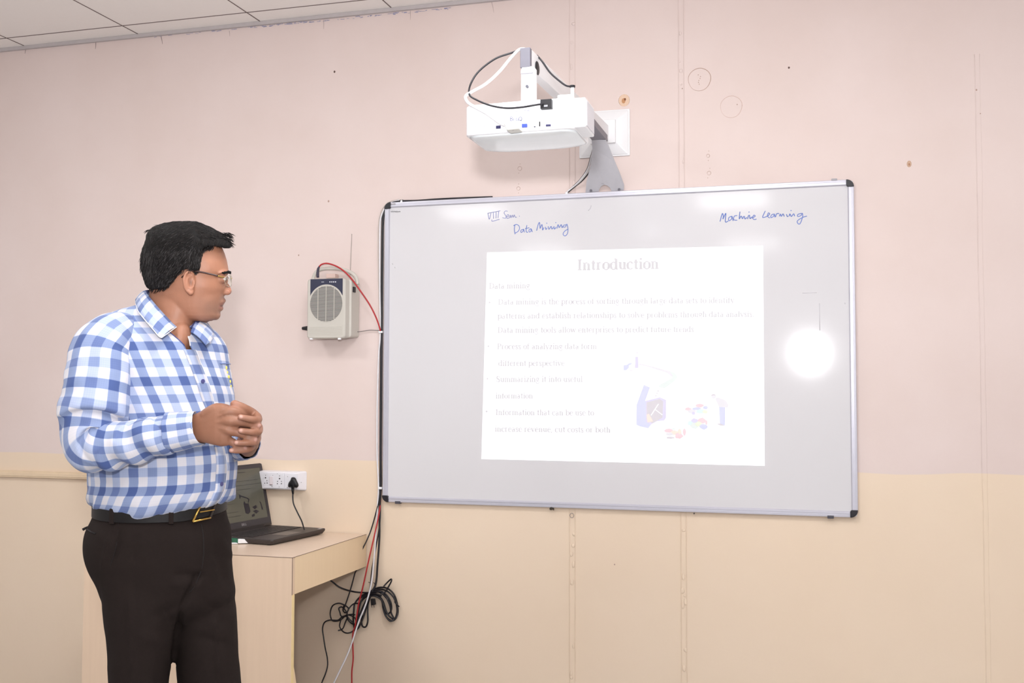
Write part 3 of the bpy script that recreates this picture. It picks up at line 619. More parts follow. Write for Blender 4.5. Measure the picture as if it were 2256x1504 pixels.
def clip(px, py, w, h, label):
    p = onY(px, py, -.02); t = thing('cable_clip', (p[0], 0, p[2]-h/2), label, 'cable clip', 'white cable clips')
    M().box((p[0]-w/2, -.021, p[2]-h/2), (p[0]+w/2, -.0005, p[2]+h/2)).build('saddle', WPL, t, bevel=.0015); return t, p
t, p = clip(884, 444, .008, .012, 'white cable clip above the top left corner of the board'); M().cyl((p[0], -.001, p[2]+.009), (p[0], -.006, p[2]+.009), .0022, n=10).build('nail', DGR, t)
t, p = clip(1248, 425, .010, .008, 'white cable clip on the board top edge below the brace')
t, p = clip(838, 731, .017, .008, 'white cable clip beside the left board edge level with the radio'); M().cyl((p[0]-.010, -.001, p[2]), (p[0]-.010, -.012, p[2]), .002, n=10).build('nail', mat('steel_nail', rgb(150, 146, 150), .3, metal=.6), t)
t, p = clip(837, 1075, .015, .009, 'white cable clip at the lower left edge of the board'); M().cyl((p[0]-.009, -.001, p[2]), (p[0]-.009, -.012, p[2]), .002, n=10).build('nail', mat('steel_nail2', rgb(150, 146, 150), .3, metal=.6), t)
# cables along the board
E_ = -.012
cable('wall_cable', [at(1085, 434, -.006), at(980, 438, -.008), at(920, 442, -.012), at(884, 443, -.014), at(862, 448, -.014), at(849, 462, -.014), at(844, 490, E_), at(843, 560, E_), at(842, 650, E_), at(841, 760, E_), at(840, 900, E_), at(839, 1000, E_), at(839.5, 1060, E_), at(838, 1095, E_), at(836, 1120, E_), at(836, 1180, E_), at(832, 1240, -.02), at(828, 1285, -.022), at(818, 1304, -.03)], .0042, CB, 'thick black cable running down the left edge of the board to the coil')
cable('wall_cable', [at(884, 441, -.007), at(860, 447, -.006), at(845, 466, -.006), at(841.5, 500, -.006), at(840, 640, -.006), at(838.5, 760, -.008), at(837.5, 900, -.008), at(837, 1060, -.008), at(836, 1095, -.01), at(828, 1130, -.016), at(818, 1165, -.02), at(808, 1190, -.03), at(796, 1216, -.04), at(788, 1250, -.04), at(782, 1262, -.04), at(774, 1292, -.035), at(765, 1320, -.03), at(757, 1342, -.03)], .0027, CB, 'thin black cable passing behind the right end of the desk')
cable('wall_cable', [at(880, 441, -.012), at(856, 450, -.012), at(840, 476, -.01), at(837, 520, -.01), at(837, 640, -.01), at(838, 731, -.012), at(834, 790, -.01), at(831, 900, -.01), at(831, 1000, -.01), at(834, 1068, -.012), at(832, 1110, -.012), at(828, 1180, -.02), at(824, 1230, -.03), at(818, 1285, -.04), at(806, 1330, -.055), at(790, 1370, -.065), at(770, 1430, -.08), at(748, 1478, -.10), at(725, 1525, -.12), at(700, 1580, -.14)], .0034, CW, 'white cable hanging beside the board and crossing in front of the black coil')
cable('wall_cable', [at(878, 439, -.008), at(852, 448, -.007), at(837, 474, -.006), at(833, 520, -.006), at(834, 620, -.006), at(837, 725, -.006), at(838, 745, -.006)], .0018, mat('cable_beige', rgb(200, 190, 182), .5), 'thin beige cable left of the board, bowed away from its upper edge')
cable('wall_cable', [at(838, 1050, -.007), at(838, 1100, -.009), at(837, 1150, -.02), at(829, 1200, -.022), at(820, 1250, -.025), at(816, 1290, -.028), at(812, 1312, -.03)], .0028, CB, 'second black cable below the board ending at the coil')
cable('microphone_cable', [at(838, 728, -.016), at(839, 760, -.005), at(839, 900, -.005), at(838.5, 1060, -.005), at(838.5, 1098, -.006), at(836, 1125, -.018), at(828, 1165, -.035), at(812, 1235, -.05), at(800, 1290, -.055), at(790, 1330, -.055), at(783, 1375, -.06), at(777, 1400, -.06), at(778, 1450, -.06), at(775, 1483, -.06), at(776, 1540, -.06)], .003, CR_, 'red cable hanging below the left edge of the board')

# ================================================================== RADIO / portable amplifier
RB = mat('beige_grey_plastic', rgb(198, 193, 184), .5, noise_amt=.015); NAVY = mat('navy_panel', rgb(48, 50, 72), .4)
YRF = -.105
f0 = onY(680, 612, YRF); f1 = onY(760, 612, YRF); f2 = onY(757, 744, YRF); f3 = onY(673, 742, YRF)
rx0, rx1, rz0, rz1 = (f0[0]+f3[0])/2, f1[0]+.002, (f2[2]+f3[2])/2-.004, (f0[2]+f1[2])/2-.002
radio = thing('portable_amplifier', ((rx0+rx1)/2, 0, rz0), 'beige portable speaker amplifier with round grille hung on the wall', 'speaker')
mm = M()
def rrz(x0, x1, z0, z1, r, y, n=5):
    out = []
    for cx_, cz_, a0 in ((x1-r, z0+r, -90), (x1-r, z1-r, 0), (x0+r, z1-r, 90), (x0+r, z0+r, 180)):
        for k in range(n+1):
            t_ = math.radians(a0+90*k/n); out.append((cx_+r*math.cos(t_), y, cz_+r*math.sin(t_)))
    return out
mm.loft([rrz(rx0+.004, rx1-.004, rz0+.004, rz1-.004, .010, YRF), rrz(rx0, rx1, rz0, rz1, .013, YRF+.004), rrz(rx0, rx1+.004, rz0, rz1, .013, YRF+.03), rrz(rx0+.002, rx1+.012, rz0+.004, rz1-.004, .012, YRF+.034), rrz(rx0+.002, rx1+.016, rz0+.006, rz1-.006, .012, -.004)])
mm.build('housing', RB, radio, bevel=.001)
gc = onY(718.5, 669, YRF); GR = .0415; GRZ = .0435*1.06*1.0
GRZ = (onY(718, 632, YRF)[2]-onY(718, 711, YRF)[2])/2; GRX = (onY(753, 669, YRF)[0]-onY(682, 669, YRF)[0])/2
xm, zm = gc[0], gc[2]
# navy panel with an arch cut out of it
pts = [onY(684, 615, YRF-.0008), onY(755, 615, YRF-.0008), onY(755, 643, YRF-.0008)]
R0x, R0z = GRX+.004, GRZ+.006
arcp = []
for t_ in np.linspace(25, 155, 20):
    arcp.append(np.array([xm+R0x*1.04*math.cos(math.radians(t_)), YRF-.0008, zm+R0z*math.sin(math.radians(t_))]))
zl = arcp[0][2]
poly_ = [np.array([pts[0][0], YRF-.0008, pts[0][2]]), np.array([pts[1][0], YRF-.0008, pts[0][2]]), np.array([pts[1][0], YRF-.0008, zl])]+arcp+[np.array([pts[0][0], YRF-.0008, zl])]
M().prism(poly_, (0, .0012, 0)).build('display_panel', NAVY, radio)
mm = M(); 
for i in range(4): p = onY(727+i*4.1, 620.8, YRF-.001); mm.box(p-np.array([.0021, .0006, .0025]), p+np.array([.0021, 0, .0025]))
mm.build('panel_print', mat('print_white', rgb(215, 215, 220), .5), radio)
mm = M(); p = onY(711, 621, YRF-.001); mm.box(p-np.array([.006, .0006, .001]), p+np.array([.006, 0, .001])); mm.build('panel_print', mat('print_white2', rgb(205, 205, 210), .5), radio)
# grille: dark recess with slats
pts = [(xm+GRX*math.cos(a), YRF-.0003, zm+GRZ*math.sin(a)) for a in np.linspace(0, 2*math.pi, 41)[:-1]]
gr = M().prism(pts, (0, .0008, 0)).build('grille', mat('grille_dark', rgb(92, 90, 90), .6), radio)
mm = M(); ns = 30
for i in range(ns):
    z = zm-GRZ+(i+.5)*2*GRZ/ns; hw = GRX*math.sqrt(max(0, 1-((z-zm)/GRZ)**2)); mm.box((xm-hw, YRF-.0022, z-.0009), (xm+hw, YRF-.0004, z+.0009))
for dx in (-.5, 0, .5):
    hh = GRZ*math.sqrt(1-dx*dx); mm.box((xm+dx*GRX-.001, YRF-.0026, zm-hh), (xm+dx*GRX+.001, YRF-.0004, zm+hh))
mm.build('slat', RB, gr)
mm = M()
for i in range(9): z = rz0+.012+i*.0042; mm.box((rx0+.008, YRF-.0008, z), (rx1-.012, YRF+.0004, z+.0016))
mm.build('rib', RB, radio, bevel=.0004)
p = onY(707, 606, YRF+.04); 
hp = [at(690, 622, -.05), at(691, 610, -.05), at(698, 598, -.05), at(712, 592, -.05), at(735, 591, -.05), at(757, 594, -.05), at(776, 602, -.05), at(785, 613, -.05), at(787, 626, -.05)]
M().tube(catmull(hp, 8), [.0075]*(8*8+1), 12, flat=.7).build('handle', RB, radio, smooth=True)
p = onY(733, 606, -.075); M().box(p-np.array([.020, .02, .014]), p+np.array([.020, .015, .004])).build('control_plate', mat('control_pink', rgb(205, 178, 168), .5), radio, bevel=.002)
an0, an1 = at(771.5, 606, -.03), at(775, 516, -.03)
M().tube([an0, an1], [.0020, .0013], 8).ell(an1, .0018).build('antenna', mat('antenna_steel', rgb(150, 138, 132), .4, metal=.3), radio)
p = onX(781, 638, rx1+.014)
M().box((rx1+.010, -.062, onY(780, 644, -.05)[2]), (rx1+.0185, -.044, onY(780, 632, -.05)[2])).build('switch', BLK, radio, bevel=.001)
p = onY(669, 723, -.06); M().cyl(onY(678, 723, -.06), onY(666, 723, -.06), .010, .006, n=16).build('knob', BLK, radio, bevel=.001)
for px in (686, 748):
    p = onY(px, 746, YRF+.006); M().box(p-np.array([.006, .004, .0035]), p+np.array([.006, .006, .004])).build('foot', WPL, radio, bevel=.001)
pl_ = thing('jack_plug', tuple(onY(701, 609, -.075)), 'dark jack plug of the red cable on top of the beige amplifier', 'plug')
M().tube(catmull([at(700, 611, -.075), at(700, 600, -.075), at(701, 592, -.075), at(704, 586, -.075)], 5), [.0058]*6+[.0052]*5+[.0045, .004, .0035, .0033, .0031], 12).build('sleeve', mat('plug_violet', rgb(52, 44, 66), .45), pl_, smooth=True)
cable('microphone_cable', [at(702, 589, -.075), at(709, 582, -.075), at(724, 580.5, -.07), at(748, 590, -.07), at(771, 610, -.065), at(795, 642, -.055), at(815, 672, -.04), at(828, 698, -.03), at(836, 720, -.022), at(838, 729, -.018)], .0031, CR_, 'red cable arching from the beige amplifier to the board edge')
cable('amplifier_lead', [at(782, 731, -.02), at(795, 730, -.015), at(815, 727, -.012), at(838, 728, -.012)], .0016, CG, 'thin grey lead from the amplifier to the clip beside the board')

# ================================================================== SOCKET BOARD
YK = -.035
k0 = onY(540, 1036, YK)[0]; kf = onY(656, 1050, YK)[0]; zt_ = onY(600, 1038, YK)[2]; zb_ = onY(600, 1078, YK)[2]; kx1 = onY(676, 1060, -.002)[0]
sock = thing('socket_board', ((k0+kx1)/2, 0, zb_), 'white socket board with switches on the wall behind the laptop', 'power socket')
WS = mat('socket_white', rgb(236, 234, 240), .35, noise_amt=.01)
mm = M(); mm.loft([rrz(k0, kf, zb_+.003, zt_-.003, .006, YK), rrz(k0-.003, kf+.006, zb_, zt_, .008, YK+.006), rrz(k0-.008, kx1-.001, zb_-.004, zt_+.002, .008, -.001)]); mm.build('box', WS, sock, bevel=.0008)
HOLE = mat('socket_hole', rgb(60, 52, 54), .6)
def kp(px, py, d=0): return onY(px, py, YK-.0006-d)
for xa, xb in ((582, 626.3), (628, 655)):
    a, b = kp(xa, 1041), kp(xb, 1075.5); M().box((a[0], YK-.0035, zb_+.006), (b[0], YK+.002, zt_-.006)).build('module_plate', WS, sock, bevel=.001)
def hole(px, py, r, nm='socket_hole'): p = onY(px, py, YK-.0036); M().cyl(p+np.array([0, .001, 0]), p+np.array([0, -.0006, 0]), r, n=12).build(nm, HOLE, sock)
for px, py, r in [(616, 1054, .0030), (616, 1048, .0016), (611.5, 1060, .0019), (620, 1060, .0019), (611, 1065, .0022), (620, 1065, .0022), (585, 1052, .0030), (585, 1046.5, .0014), (588, 1058.5, .0019), (588.5, 1063.5, .0022), (583.5, 1064, .002), (601, 1047, .0012), (599.5, 1071.5, .0014), (615, 1072, .0012), (611, 1043, .001), (633.5, 1049.5, .0013), (633, 1073.5, .0016), (663.5, 1062.5, .0012)]: hole(px, py, r)
a, b = kp(595, 1049), kp(602, 1067.5); rk = M().box((a[0], YK-.0075, b[2]), (b[0], YK-.003, a[2])).build('rocker_switch', mat('switch_pinkish', rgb(238, 228, 232), .35), sock, bevel=.0015)
M().box((a[0]+.003, YK-.0079, b[2]+.0005), (b[0]-.003, YK-.0072, b[2]+.0022)).build('switch_mark', mat('switch_red', rgb(110, 60, 66), .4), rk)
pg = thing('power_plug', tuple(onY(646, 1085, -.06)), 'black three pin plug in the right socket of the white board', 'plug')
out = [(647, 1051), (651, 1053), (654, 1059), (657, 1065), (657.5, 1070), (654, 1074), (649, 1073.5), (647, 1078), (643, 1078), (641, 1073), (636, 1073), (634.5, 1069), (636, 1063), (640, 1057), (642, 1052)]
out = [(p[0], p[1]) for p in catmull([(x, y, 0) for x, y in out], 4, True)]
mm = M(); cx_, cy_ = 646.5, 1064
rings = []
for s_, Y in ((1., YK-.004), (1.02, YK-.012), (.96, YK-.024), (.75, YK-.031), (.3, YK-.033)): rings.append([onY(cx_+(x-cx_)*s_, cy_+(y-cy_)*s_, Y) for x, y in out])
mm.loft(rings); mm.build('plug_body', BLK, pg, smooth=True)
M().tube([at(645, 1072, -.055), at(645, 1080, -.055), at(645.5, 1088, -.055)], [.007, .0055, .0035], 12).build('strain_relief', BLK, pg, smooth=True)
cable('mains_cable', [at(645.5, 1084, -.055), at(645, 1095, -.057), at(647, 1110, -.06), at(655, 1128, -.07), at(664, 1146, -.085), at(668, 1158, -.10), at(671, 1168, -.115)], .0029, CB, 'black power cord dropping from the wall plug behind the laptop')

# screws below the board
s_ = thing('wall_hook', tuple(onY(1214, 1124)), 'dark screw hook on the bottom edge of the board', 'hook'); p = onY(1214, 1120, -.022)
M().cyl(p+np.array([0, .02, 0]), p+np.array([0, -.006, 0]), .0075, .005, n=14).build('screw_head', mat('dark_bronze', rgb(74, 66, 56), .4, metal=.5), s_, bevel=.001)
M().tube(catmull([p+np.array([.004, -.002, 0]), p+np.array([.011, -.002, .002]), p+np.array([.011, -.002, -.006])], 5), .0015, 6).build('hook_end', mat('dark_bronze2', rgb(74, 66, 56), .4, metal=.5), s_)
c0 = onY(1260, 1135, -.002); mm = M()
mm.tube([c0+np.array([.0075*math.cos(a), -.001, .0085*math.sin(a)]) for a in np.linspace(.6, 2*math.pi+.4, 24)], .0012, 6)
s_ = tag(mm.build('ring_hook', mat('grey_wire', rgb(150, 138, 130), .4), smooth=True), 'small round wire hook on the wall below the board', 'hook')
p = onY(1529, 1131, -.008); tag(M().cyl(p+np.array([0, .008, 0]), p+np.array([0, -.002, 0]), .0022, n=10).build('small_nail', mat('nail_dark', rgb(52, 40, 42), .5)), 'small dark nail just below the board near the right wall seam', 'nail')

# ================================================================== COILED CABLES
def zp(x, y, Y): return onY(680+x/5.491, 1230+y/5.491, Y)     # zoom coordinates of that crop
def zc(pts, Y0, dY=.006):
    return [zp(x, y, Y0+dY*math.sin(i*1.7)) for i, (x, y) in enumerate(pts)]
coil = thing('cable_coil', tuple(zp(800, 900, 0)), 'bundle of black cable looped and tied on the wall under the board corner', 'cable coil')
loops = [
 [(760,390),(850,350),(950,360),(1030,430),(1070,540),(1080,650),(1050,730),(1000,750),(940,700),(910,600),(890,500),(820,440),(730,430)],
 [(740,400),(860,370),(960,400),(1040,490),(1070,620),(1040,730),(980,700),(940,640),(900,520),(840,450),(740,440)],
 [(730,420),(830,385),(930,430),(990,520),(1000,620),(960,670),(930,640),(905,560),(870,480),(780,430)],
 [(740,440),(840,400),(930,460),(980,560),(1000,660),(1030,730),(985,755),(930,690),(900,600),(880,500),(800,450),(740,455)],
 [(740,430),(660,480),(620,560),(600,680),(580,800),(560,860),(590,850),(640,760),(680,650),(700,540),(740,450)],
 [(730,440),(650,500),(600,600),(580,720),(575,830),(600,840),(650,740),(690,620),(720,500),(745,440)],
 [(750,450),(720,540),(715,640),(715,760),(690,825),(650,815),(640,740),(660,620),(690,520),(730,450)],
 [(740,420),(640,450),(560,540),(545,640),(540,760),(560,870),(575,860),(600,740),(650,600),(720,460)],
 [(620,460),(680,430),(760,410),(860,400),(900,430),(960,500),(990,540)],
 [(610,480),(700,440),(800,425),(880,450)],
 [(760,360),(800,345),(820,300),(790,260)],
]
for i, lp in enumerate(loops[:-1]): M().tube(catmull(zc(lp, -.016-.004*(i % 5), .005), 8), .0034, 8).build('loop', CB, coil, smooth=True)
M().tube(catmull(zc([(905,340),(940,300),(995,250),(1000,275),(960,350),(930,400),(870,430)], -.03), 8), .0031, 8).build('loop', CB, coil, smooth=True)
M().tube(catmull(zc([(1040,520),(1060,550),(1095,580)], -.03), 6), .0024, 8).build('tie_end', CB, coil, smooth=True)
M().tube(catmull(zc([(720,285),(745,290),(760,280)], -.03), 6), .0012, 6).tube(catmull(zc([(785,290),(800,310),(795,340)], -.03), 6), .0014, 6).build('twist_tie', CB, coil, smooth=True)
M().prism([zp(745, 490, -.036), zp(790, 490, -.036), zp(802, 560, -.036), zp(752, 570, -.036)], (0, .014, 0)).build('plug', BLK, coil, bevel=.002)
M().tube([zp(760, 566, -.03), zp(766, 592, -.03)], .0016, 6).tube([zp(785, 562, -.03), zp(792, 592, -.03)], .0016, 6).build('pin', mat('pin_steel', rgb(120, 110, 100), .3, metal=.6), coil)
cable('tangled_cable', zc([(430,560),(415,620),(440,655),(470,640),(480,600),(430,560),(360,540),(290,570),(262,650),(270,720),(300,755),(380,745),(450,690),(520,675),(560,680)], -.03), .0027, CB, 'black cable tangled in loops left of the tied coil')
cable('tangled_cable', zc([(600,540),(540,550),(490,600),(465,660),(470,730),(520,785),(570,790),(560,720),(480,680),(400,700),(375,640),(365,600),(400,585),(440,620),(470,690),(440,780),(410,850),(355,870)], -.036), .0027, CB, 'second black cable looping between the red cable and the desk')
cable('tangled_cable', zc([(390,740),(375,820),(420,885),(480,900),(540,870),(555,800),(500,740),(460,700),(400,710),(350,745),(250,745),(190,775),(168,850),(180,950),(200,1080),(225,1200),(228,1300),(200,1400),(160,1500),(130,1620)], -.04), .0027, CB, 'black cable leaving the tangle and hanging down near the desk')
cable('laptop_cable', [at(700, 1262, -.10), at(728, 1278, -.06), at(750, 1294, -.04), at(780, 1303, -.03), at(805, 1305, -.028), at(820, 1304, -.028)], .0032, CB, 'black cable from under the desk to the tied coil')
# ================================================================== DESK
def wood(name, c1, c2, rough=.4):
    m = bpy.data.materials.new(name); m.use_nodes = True; nt = m.node_tree; b = nt.nodes['Principled BSDF']; b.inputs['Roughness'].default_value = rough; b.inputs['Specular IOR Level'].default_value = .35
    tc = nt.nodes.new('ShaderNodeTexCoord'); mp = nt.nodes.new('ShaderNodeMapping'); mp.inputs['Scale'].default_value = (60, 60, 3); nt.links.new(tc.outputs['Object'], mp.inputs[0])
    n = nt.nodes.new('ShaderNodeTexNoise'); n.inputs['Scale'].default_value = 1.0; n.inputs['Detail'].default_value = 5; nt.links.new(mp.outputs[0], n.inputs['Vector'])
    mx = nt.nodes.new('ShaderNodeMix'); mx.data_type = 'RGBA'; mx.inputs[6].default_value = c1; mx.inputs[7].default_value = c2; r = nt.nodes.new('ShaderNodeMapRange'); r.inputs[1].default_value = .35; r.inputs[2].default_value = .65
    nt.links.new(n.outputs[0], r.inputs[0]); nt.links.new(r.outputs[0], mx.inputs[0]); nt.links.new(mx.outputs[2], b.inputs['Base Color']); return m
WD = wood('cream_laminate', rgb(221, 195, 170), rgb(224, 198, 173)); WT = wood('cream_laminate_top', rgb(224, 201, 180), rgb(227, 204, 183), .3)
WA = wood('yellow_cream_laminate', rgb(233, 208, 173), rgb(235, 210, 176)); EDG = mat('lit_edge_band', rgb(238, 214, 160), .4); SEAMD = mat('edge_seam', rgb(110, 86, 76), .6)
dx1 = -.064; dx0 = -.911; dy0 = -.637; dy1 = -.006; DH = .78; AZ0 = .651
desk = thing('desk', ((dx0+dx1)/2, (dy0+dy1)/2, 0), 'cream laminate desk against the wall with an open knee space', 'desk')
M().box((dx0, dy0, DH-.0016), (dx1, dy1, DH)).box((dx0+.019, dy0+.019, DH-.018), (dx1-.019, dy1, DH-.0016)).build('desk_top', WT, desk)
M().box((dx0, dy0-.0006, 0), (dx1-.0008, dy0+.018, DH-.0016)).build('front_panel', WD, desk)
M().box((dx1-.018, dy0+.0185, AZ0), (dx1, dy1, DH-.0016)).build('apron', WA, desk)
M().box((dx0, dy0+.018, 0), (dx0+.018, dy1, DH-.0016)).build('side_panel', WD, desk)
M().box((dx1-.0008, dy0-.0004, 0), (dx1+.0004, dy0+.0178, AZ0)).build('edge_band', EDG, desk)  # front panel edge coloured paler, as the light catches it
mm = M().box((dx0, dy0-.0012, DH-.0194), (dx1, dy0, DH-.0180)).box((dx1, dy0, DH-.0194), (dx1+.0008, dy1, DH-.0180))
mm = M().box((dx0, dy0-.0014, DH-.0012), (dx1+.0008, dy0-.0002, DH+.0002)).box((dx1-.0004, dy0, DH-.0012), (dx1+.0008, dy1, DH+.0002)).box((dx1-.0006, dy0-.0014, AZ0), (dx1+.0010, dy0-.0002, DH))
mm.build('edge_seam', SEAMD, desk)
# rounded support panel inside the knee space
pts = [(dx1-.03, dy0+.018, 0)]+[(dx1-.03, dy0+.018+.11*math.sin(math.radians(a)), .42*math.cos(math.radians(a))+.03) for a in np.linspace(0, 90, 14)]+[(dx1-.03, dy0+.128, 0)]
M().prism(pts, (-.016, 0, 0)).build('rounded_gusset', WA, desk)
# ================================================================== LAPTOP
LTH = .12; LN = np.array([-.266, -.410, 0]); LE = np.array([math.sin(LTH), math.cos(LTH), 0]); LNN = np.array([-math.cos(LTH), math.sin(LTH), 0]); UP = np.array([0, 0, 1.])
LW, LD = .366, .275; LZ = .803
def lp(u, v, z): return LN+LE*u+LNN*v+UP*z        # u along the front edge away from camera, v towards the hinge
lap = thing('laptop', tuple(lp(LW/2, LD/2, DH)), 'open black laptop on the desk showing the same slide', 'laptop')
LB = mat('laptop_black', rgb(58, 52, 52), .45); LB2 = mat('laptop_dark', rgb(38, 34, 38), .5); KEY = mat('laptop_key', rgb(44, 40, 42), .5); KG = mat('key_gap_brown', rgb(74, 62, 58), .5)
def lbox(mm, a, b): o = M().box(a, b); return mm.add([lp(*v) for v in o.v], o.f)
mm = M()
base_pts_top = [(0.008, 0), (LW-.008, 0), (LW, .008), (LW, LD), (0, LD), (0, .008)]
r1 = [lp(u, v, LZ) for u, v in base_pts_top]; r2 = [lp(u, v, LZ-.007) for u, v in base_pts_top]; r3 = [lp(LW/2+(u-LW/2)*.96, LD/2+(v-LD/2)*.94, DH+.003) for u, v in base_pts_top]
mm.loft([r1, r2, r3]); mm.build('base', LB, lap, bevel=.0015)
mm = M()
for u in (.03, LW-.03):
    for v in (.03, LD-.03): lbox(mm, (u-.012, v-.006, DH), (u+.012, v+.006, DH+.004))
mm.build('rubber_foot', LB2, lap)
mm = M(); lbox(mm, (.018, .105, LZ), (LW-.018, .225, LZ+.0004)); kb = mm.build('keyboard', KG, lap)
mm = M()
for r in range(6):
    nk = 15; 
    for k in range(nk):
        if r == 0 and 4 <= k <= 8 and k != 4: continue
        w = (LW-.04)/nk; u0 = .02+k*w+.0015; u1 = .02+(k+1)*w-.0015
        if r == 0 and k == 4: u1 = .02+9*w-.0015
        lbox(mm, (u0, .1075+r*.0195, LZ), (u1, .1075+r*.0195+.0165, LZ+.0025))
mm.build('key', KEY, kb)
mm = M(); lbox(mm, (.12, .02, LZ), (.225, .09, LZ+.0005)); mm.build('touchpad', mat('touchpad_grey', rgb(92, 84, 82), .35), lap)
mm = M(); lbox(mm, (LW-.030, .010, LZ), (LW-.012, .022, LZ+.0005)); mm.build('sticker', mat('sticker_silver', rgb(205, 198, 205), .4), lap)
AL = math.radians(12.5); LH = .258
def ld(u, h, t=0):                       # point on the lid: h up the lid, t out of the screen
    hv = UP*math.cos(AL)+LNN*math.sin(AL); nv = -LNN*math.cos(AL)+UP*math.sin(AL)
    return lp(u, LD-.012, LZ+.002)+hv*h+nv*t
mm = M(); pts = [(0, 0), (LW, 0), (LW, LH-.01), (LW-.003, LH-.003), (LW-.01, LH), (.01, LH), (.003, LH-.003), (0, LH-.01)]
mm.loft([[ld(u, h, 0) for u, h in pts], [ld(u, h, -.008) for u, h in pts]]); lid = mm.build('lid', LB, lap, bevel=.001)
mm = M()
for a, b in (((.003, .010), (LW-.003, .034)), ((.003, LH-.018), (LW-.003, LH-.003)), ((.003, .034), (.020, LH-.018)), ((LW-.020, .034), (LW-.003, LH-.018))):
    o = M().box((a[0], a[1], 0), (b[0], b[1], .0012)); mm.add([ld(*v) for v in o.v], o.f)
mm.build('bezel', mat('bezel_grey', rgb(62, 58, 64), .5), lid)
mm = M(); o = M().box((.06, -.004, -.004), (LW-.06, .008, .004)); mm.add([ld(*v) for v in o.v], o.f); mm.build('hinge', LB2, lid)
SCR = mat('laptop_screen', rgb(70, 68, 60), .25, noise_amt=.02, emit=rgb(80, 78, 68), emit_s=.55)
mm = M().add([ld(.020, .034, .0005), ld(LW-.020, .034, .0005), ld(LW-.020, LH-.018, .0005), ld(.020, LH-.018, .0005)], [(0, 1, 2, 3)]); scr = mm.build('screen', SCR, lid, recalc=False)
SG = mat('screen_text', rgb(58, 56, 52), .4); SG2 = mat('screen_picture', rgb(34, 32, 46), .4)
sw, sh = LW-.04, LH-.052
def sc(u, v, t=.001): return ld(.020+u*sw, .034+v*sh, t)
mm = M()
for row, (u0, u1) in enumerate([(.35, .7), (.04, .2), (.06, .92), (.06, .97), (.06, .75), (.06, .42), (.06, .3), (.06, .38), (.06, .2), (.06, .42), (.06, .47)]):
    v = .93-row*.082; hgt = .020 if row == 0 else .010; u = u0
    while u < u1:
        w = random.uniform(.02, .06); mm.add([sc(u, v), sc(min(u+w, u1), v), sc(min(u+w, u1), v+hgt), sc(u, v+hgt)], [(0, 1, 2, 3)]); u += w+.012
mm.build('screen_text', SG, scr, recalc=False)
mm = M()
for pts in ([(.50,.48),(.53,.50),(.66,.43),(.69,.40),(.66,.34),(.645,.34),(.665,.40),(.65,.415),(.53,.475)], [(.56,.34),(.58,.38),(.60,.33),(.66,.32),(.67,.16),(.62,.12),(.57,.14)], [(.72,.24),(.80,.27),(.82,.22),(.76,.19)], [(.72,.16),(.78,.18),(.84,.14),(.78,.10)], [(.88,.33),(.91,.31),(.93,.16),(.90,.16),(.895,.28)], [(.68,.09),(.74,.11),(.74,.06),(.69,.05)], [(.50,.52),(.52,.52),(.52,.44),(.50,.44)]):
    mm.add([sc(u, v) for u, v in pts], [tuple(range(len(pts)))])
mm.build('screen_picture', SG2, scr, recalc=False)
dl = text_mesh('DELL', lambda u, v: ld(LW/2-.016+.032*u, .017+v*.012, .0020), 1.3, SANS); dl.build('logo_lettering', mat('logo_silver', rgb(168, 164, 168), .35), lid, recalc=False)
# adapter at the side of the laptop
usb = thing('usb_adapter', tuple(lp(-.03, .11, DH)), 'white and green adapter plugged into the side of the laptop', 'adapter')
def ub(name, a, b, m, bev=.002): o = M().box(a, b); return M().add([lp(*v) for v in o.v], o.f).build(name, m, usb, bevel=bev)
# runs left in the photo from the laptop side
q0 = onZ(549, 1189, DH+.014); q1 = onZ(524, 1191, DH+.012); q2 = onZ(508, 1190, DH+.01)
dirv = (q1-q0); dirv[2] = 0; dirv /= np.linalg.norm(dirv); sd = np.cross(UP, dirv)
def seg(a, b, w, z0, z1): return M().prism([a+sd*w, b+sd*w, b-sd*w, a-sd*w], (0, 0, z1-z0))
for nm, a, b, w, z0, z1, m in (('connector', q0, q1, .008, DH+.003, DH+.019, WPL), ('green_cap', q1, q2, .009, DH+.004, DH+.020, mat('green_plastic', rgb(38, 110, 82), .4)), ('connector', q0*0+q1, onZ(490, 1196, DH+.005), .006, DH+.001, DH+.006, WPL)):
    a = a.copy(); b = b.copy(); a[2] = z0; b[2] = z0
    seg(a, b, w, z0, z1).build(nm, m, usb, bevel=.0015)
# ================================================================== PERSON
PDIST = 2.5
def W(px, py, d=0.): return CAM + ray(px, py)*(PDIST+d)          # a point of the figure: image position and distance behind its middle plane
_v = ray(360, 861); _v = np.array([_v[0], _v[1], 0.]); FWD = _v/np.linalg.norm(_v); RG = np.array([FWD[1], -FWD[0], 0.])   # away from the viewer / to the right, at the figure
K = PDIST/FPX
KW = K*.95          # metres per image column for things turned square to the line of sight
ORGP = W(350, 900, 0).copy(); ORGP[2] = 0
SKIN_C = np.array([.335, .152, .092])
def remesh(obj, vox, smooth=0, fac=.5):
    md = obj.modifiers.new('r', 'REMESH'); md.mode = 'VOXEL'; md.voxel_size = vox; md.use_smooth_shade = True
    if smooth: s_ = obj.modifiers.new('s', 'SMOOTH'); s_.iterations = smooth; s_.factor = fac
    dg = bpy.context.evaluated_depsgraph_get(); dg.update()
    me = bpy.data.meshes.new_from_object(obj.evaluated_get(dg)); obj.modifiers.clear()
    old = obj.data; me.name = old.name; obj.data = me; bpy.data.meshes.remove(old); me.shade_smooth(); return me
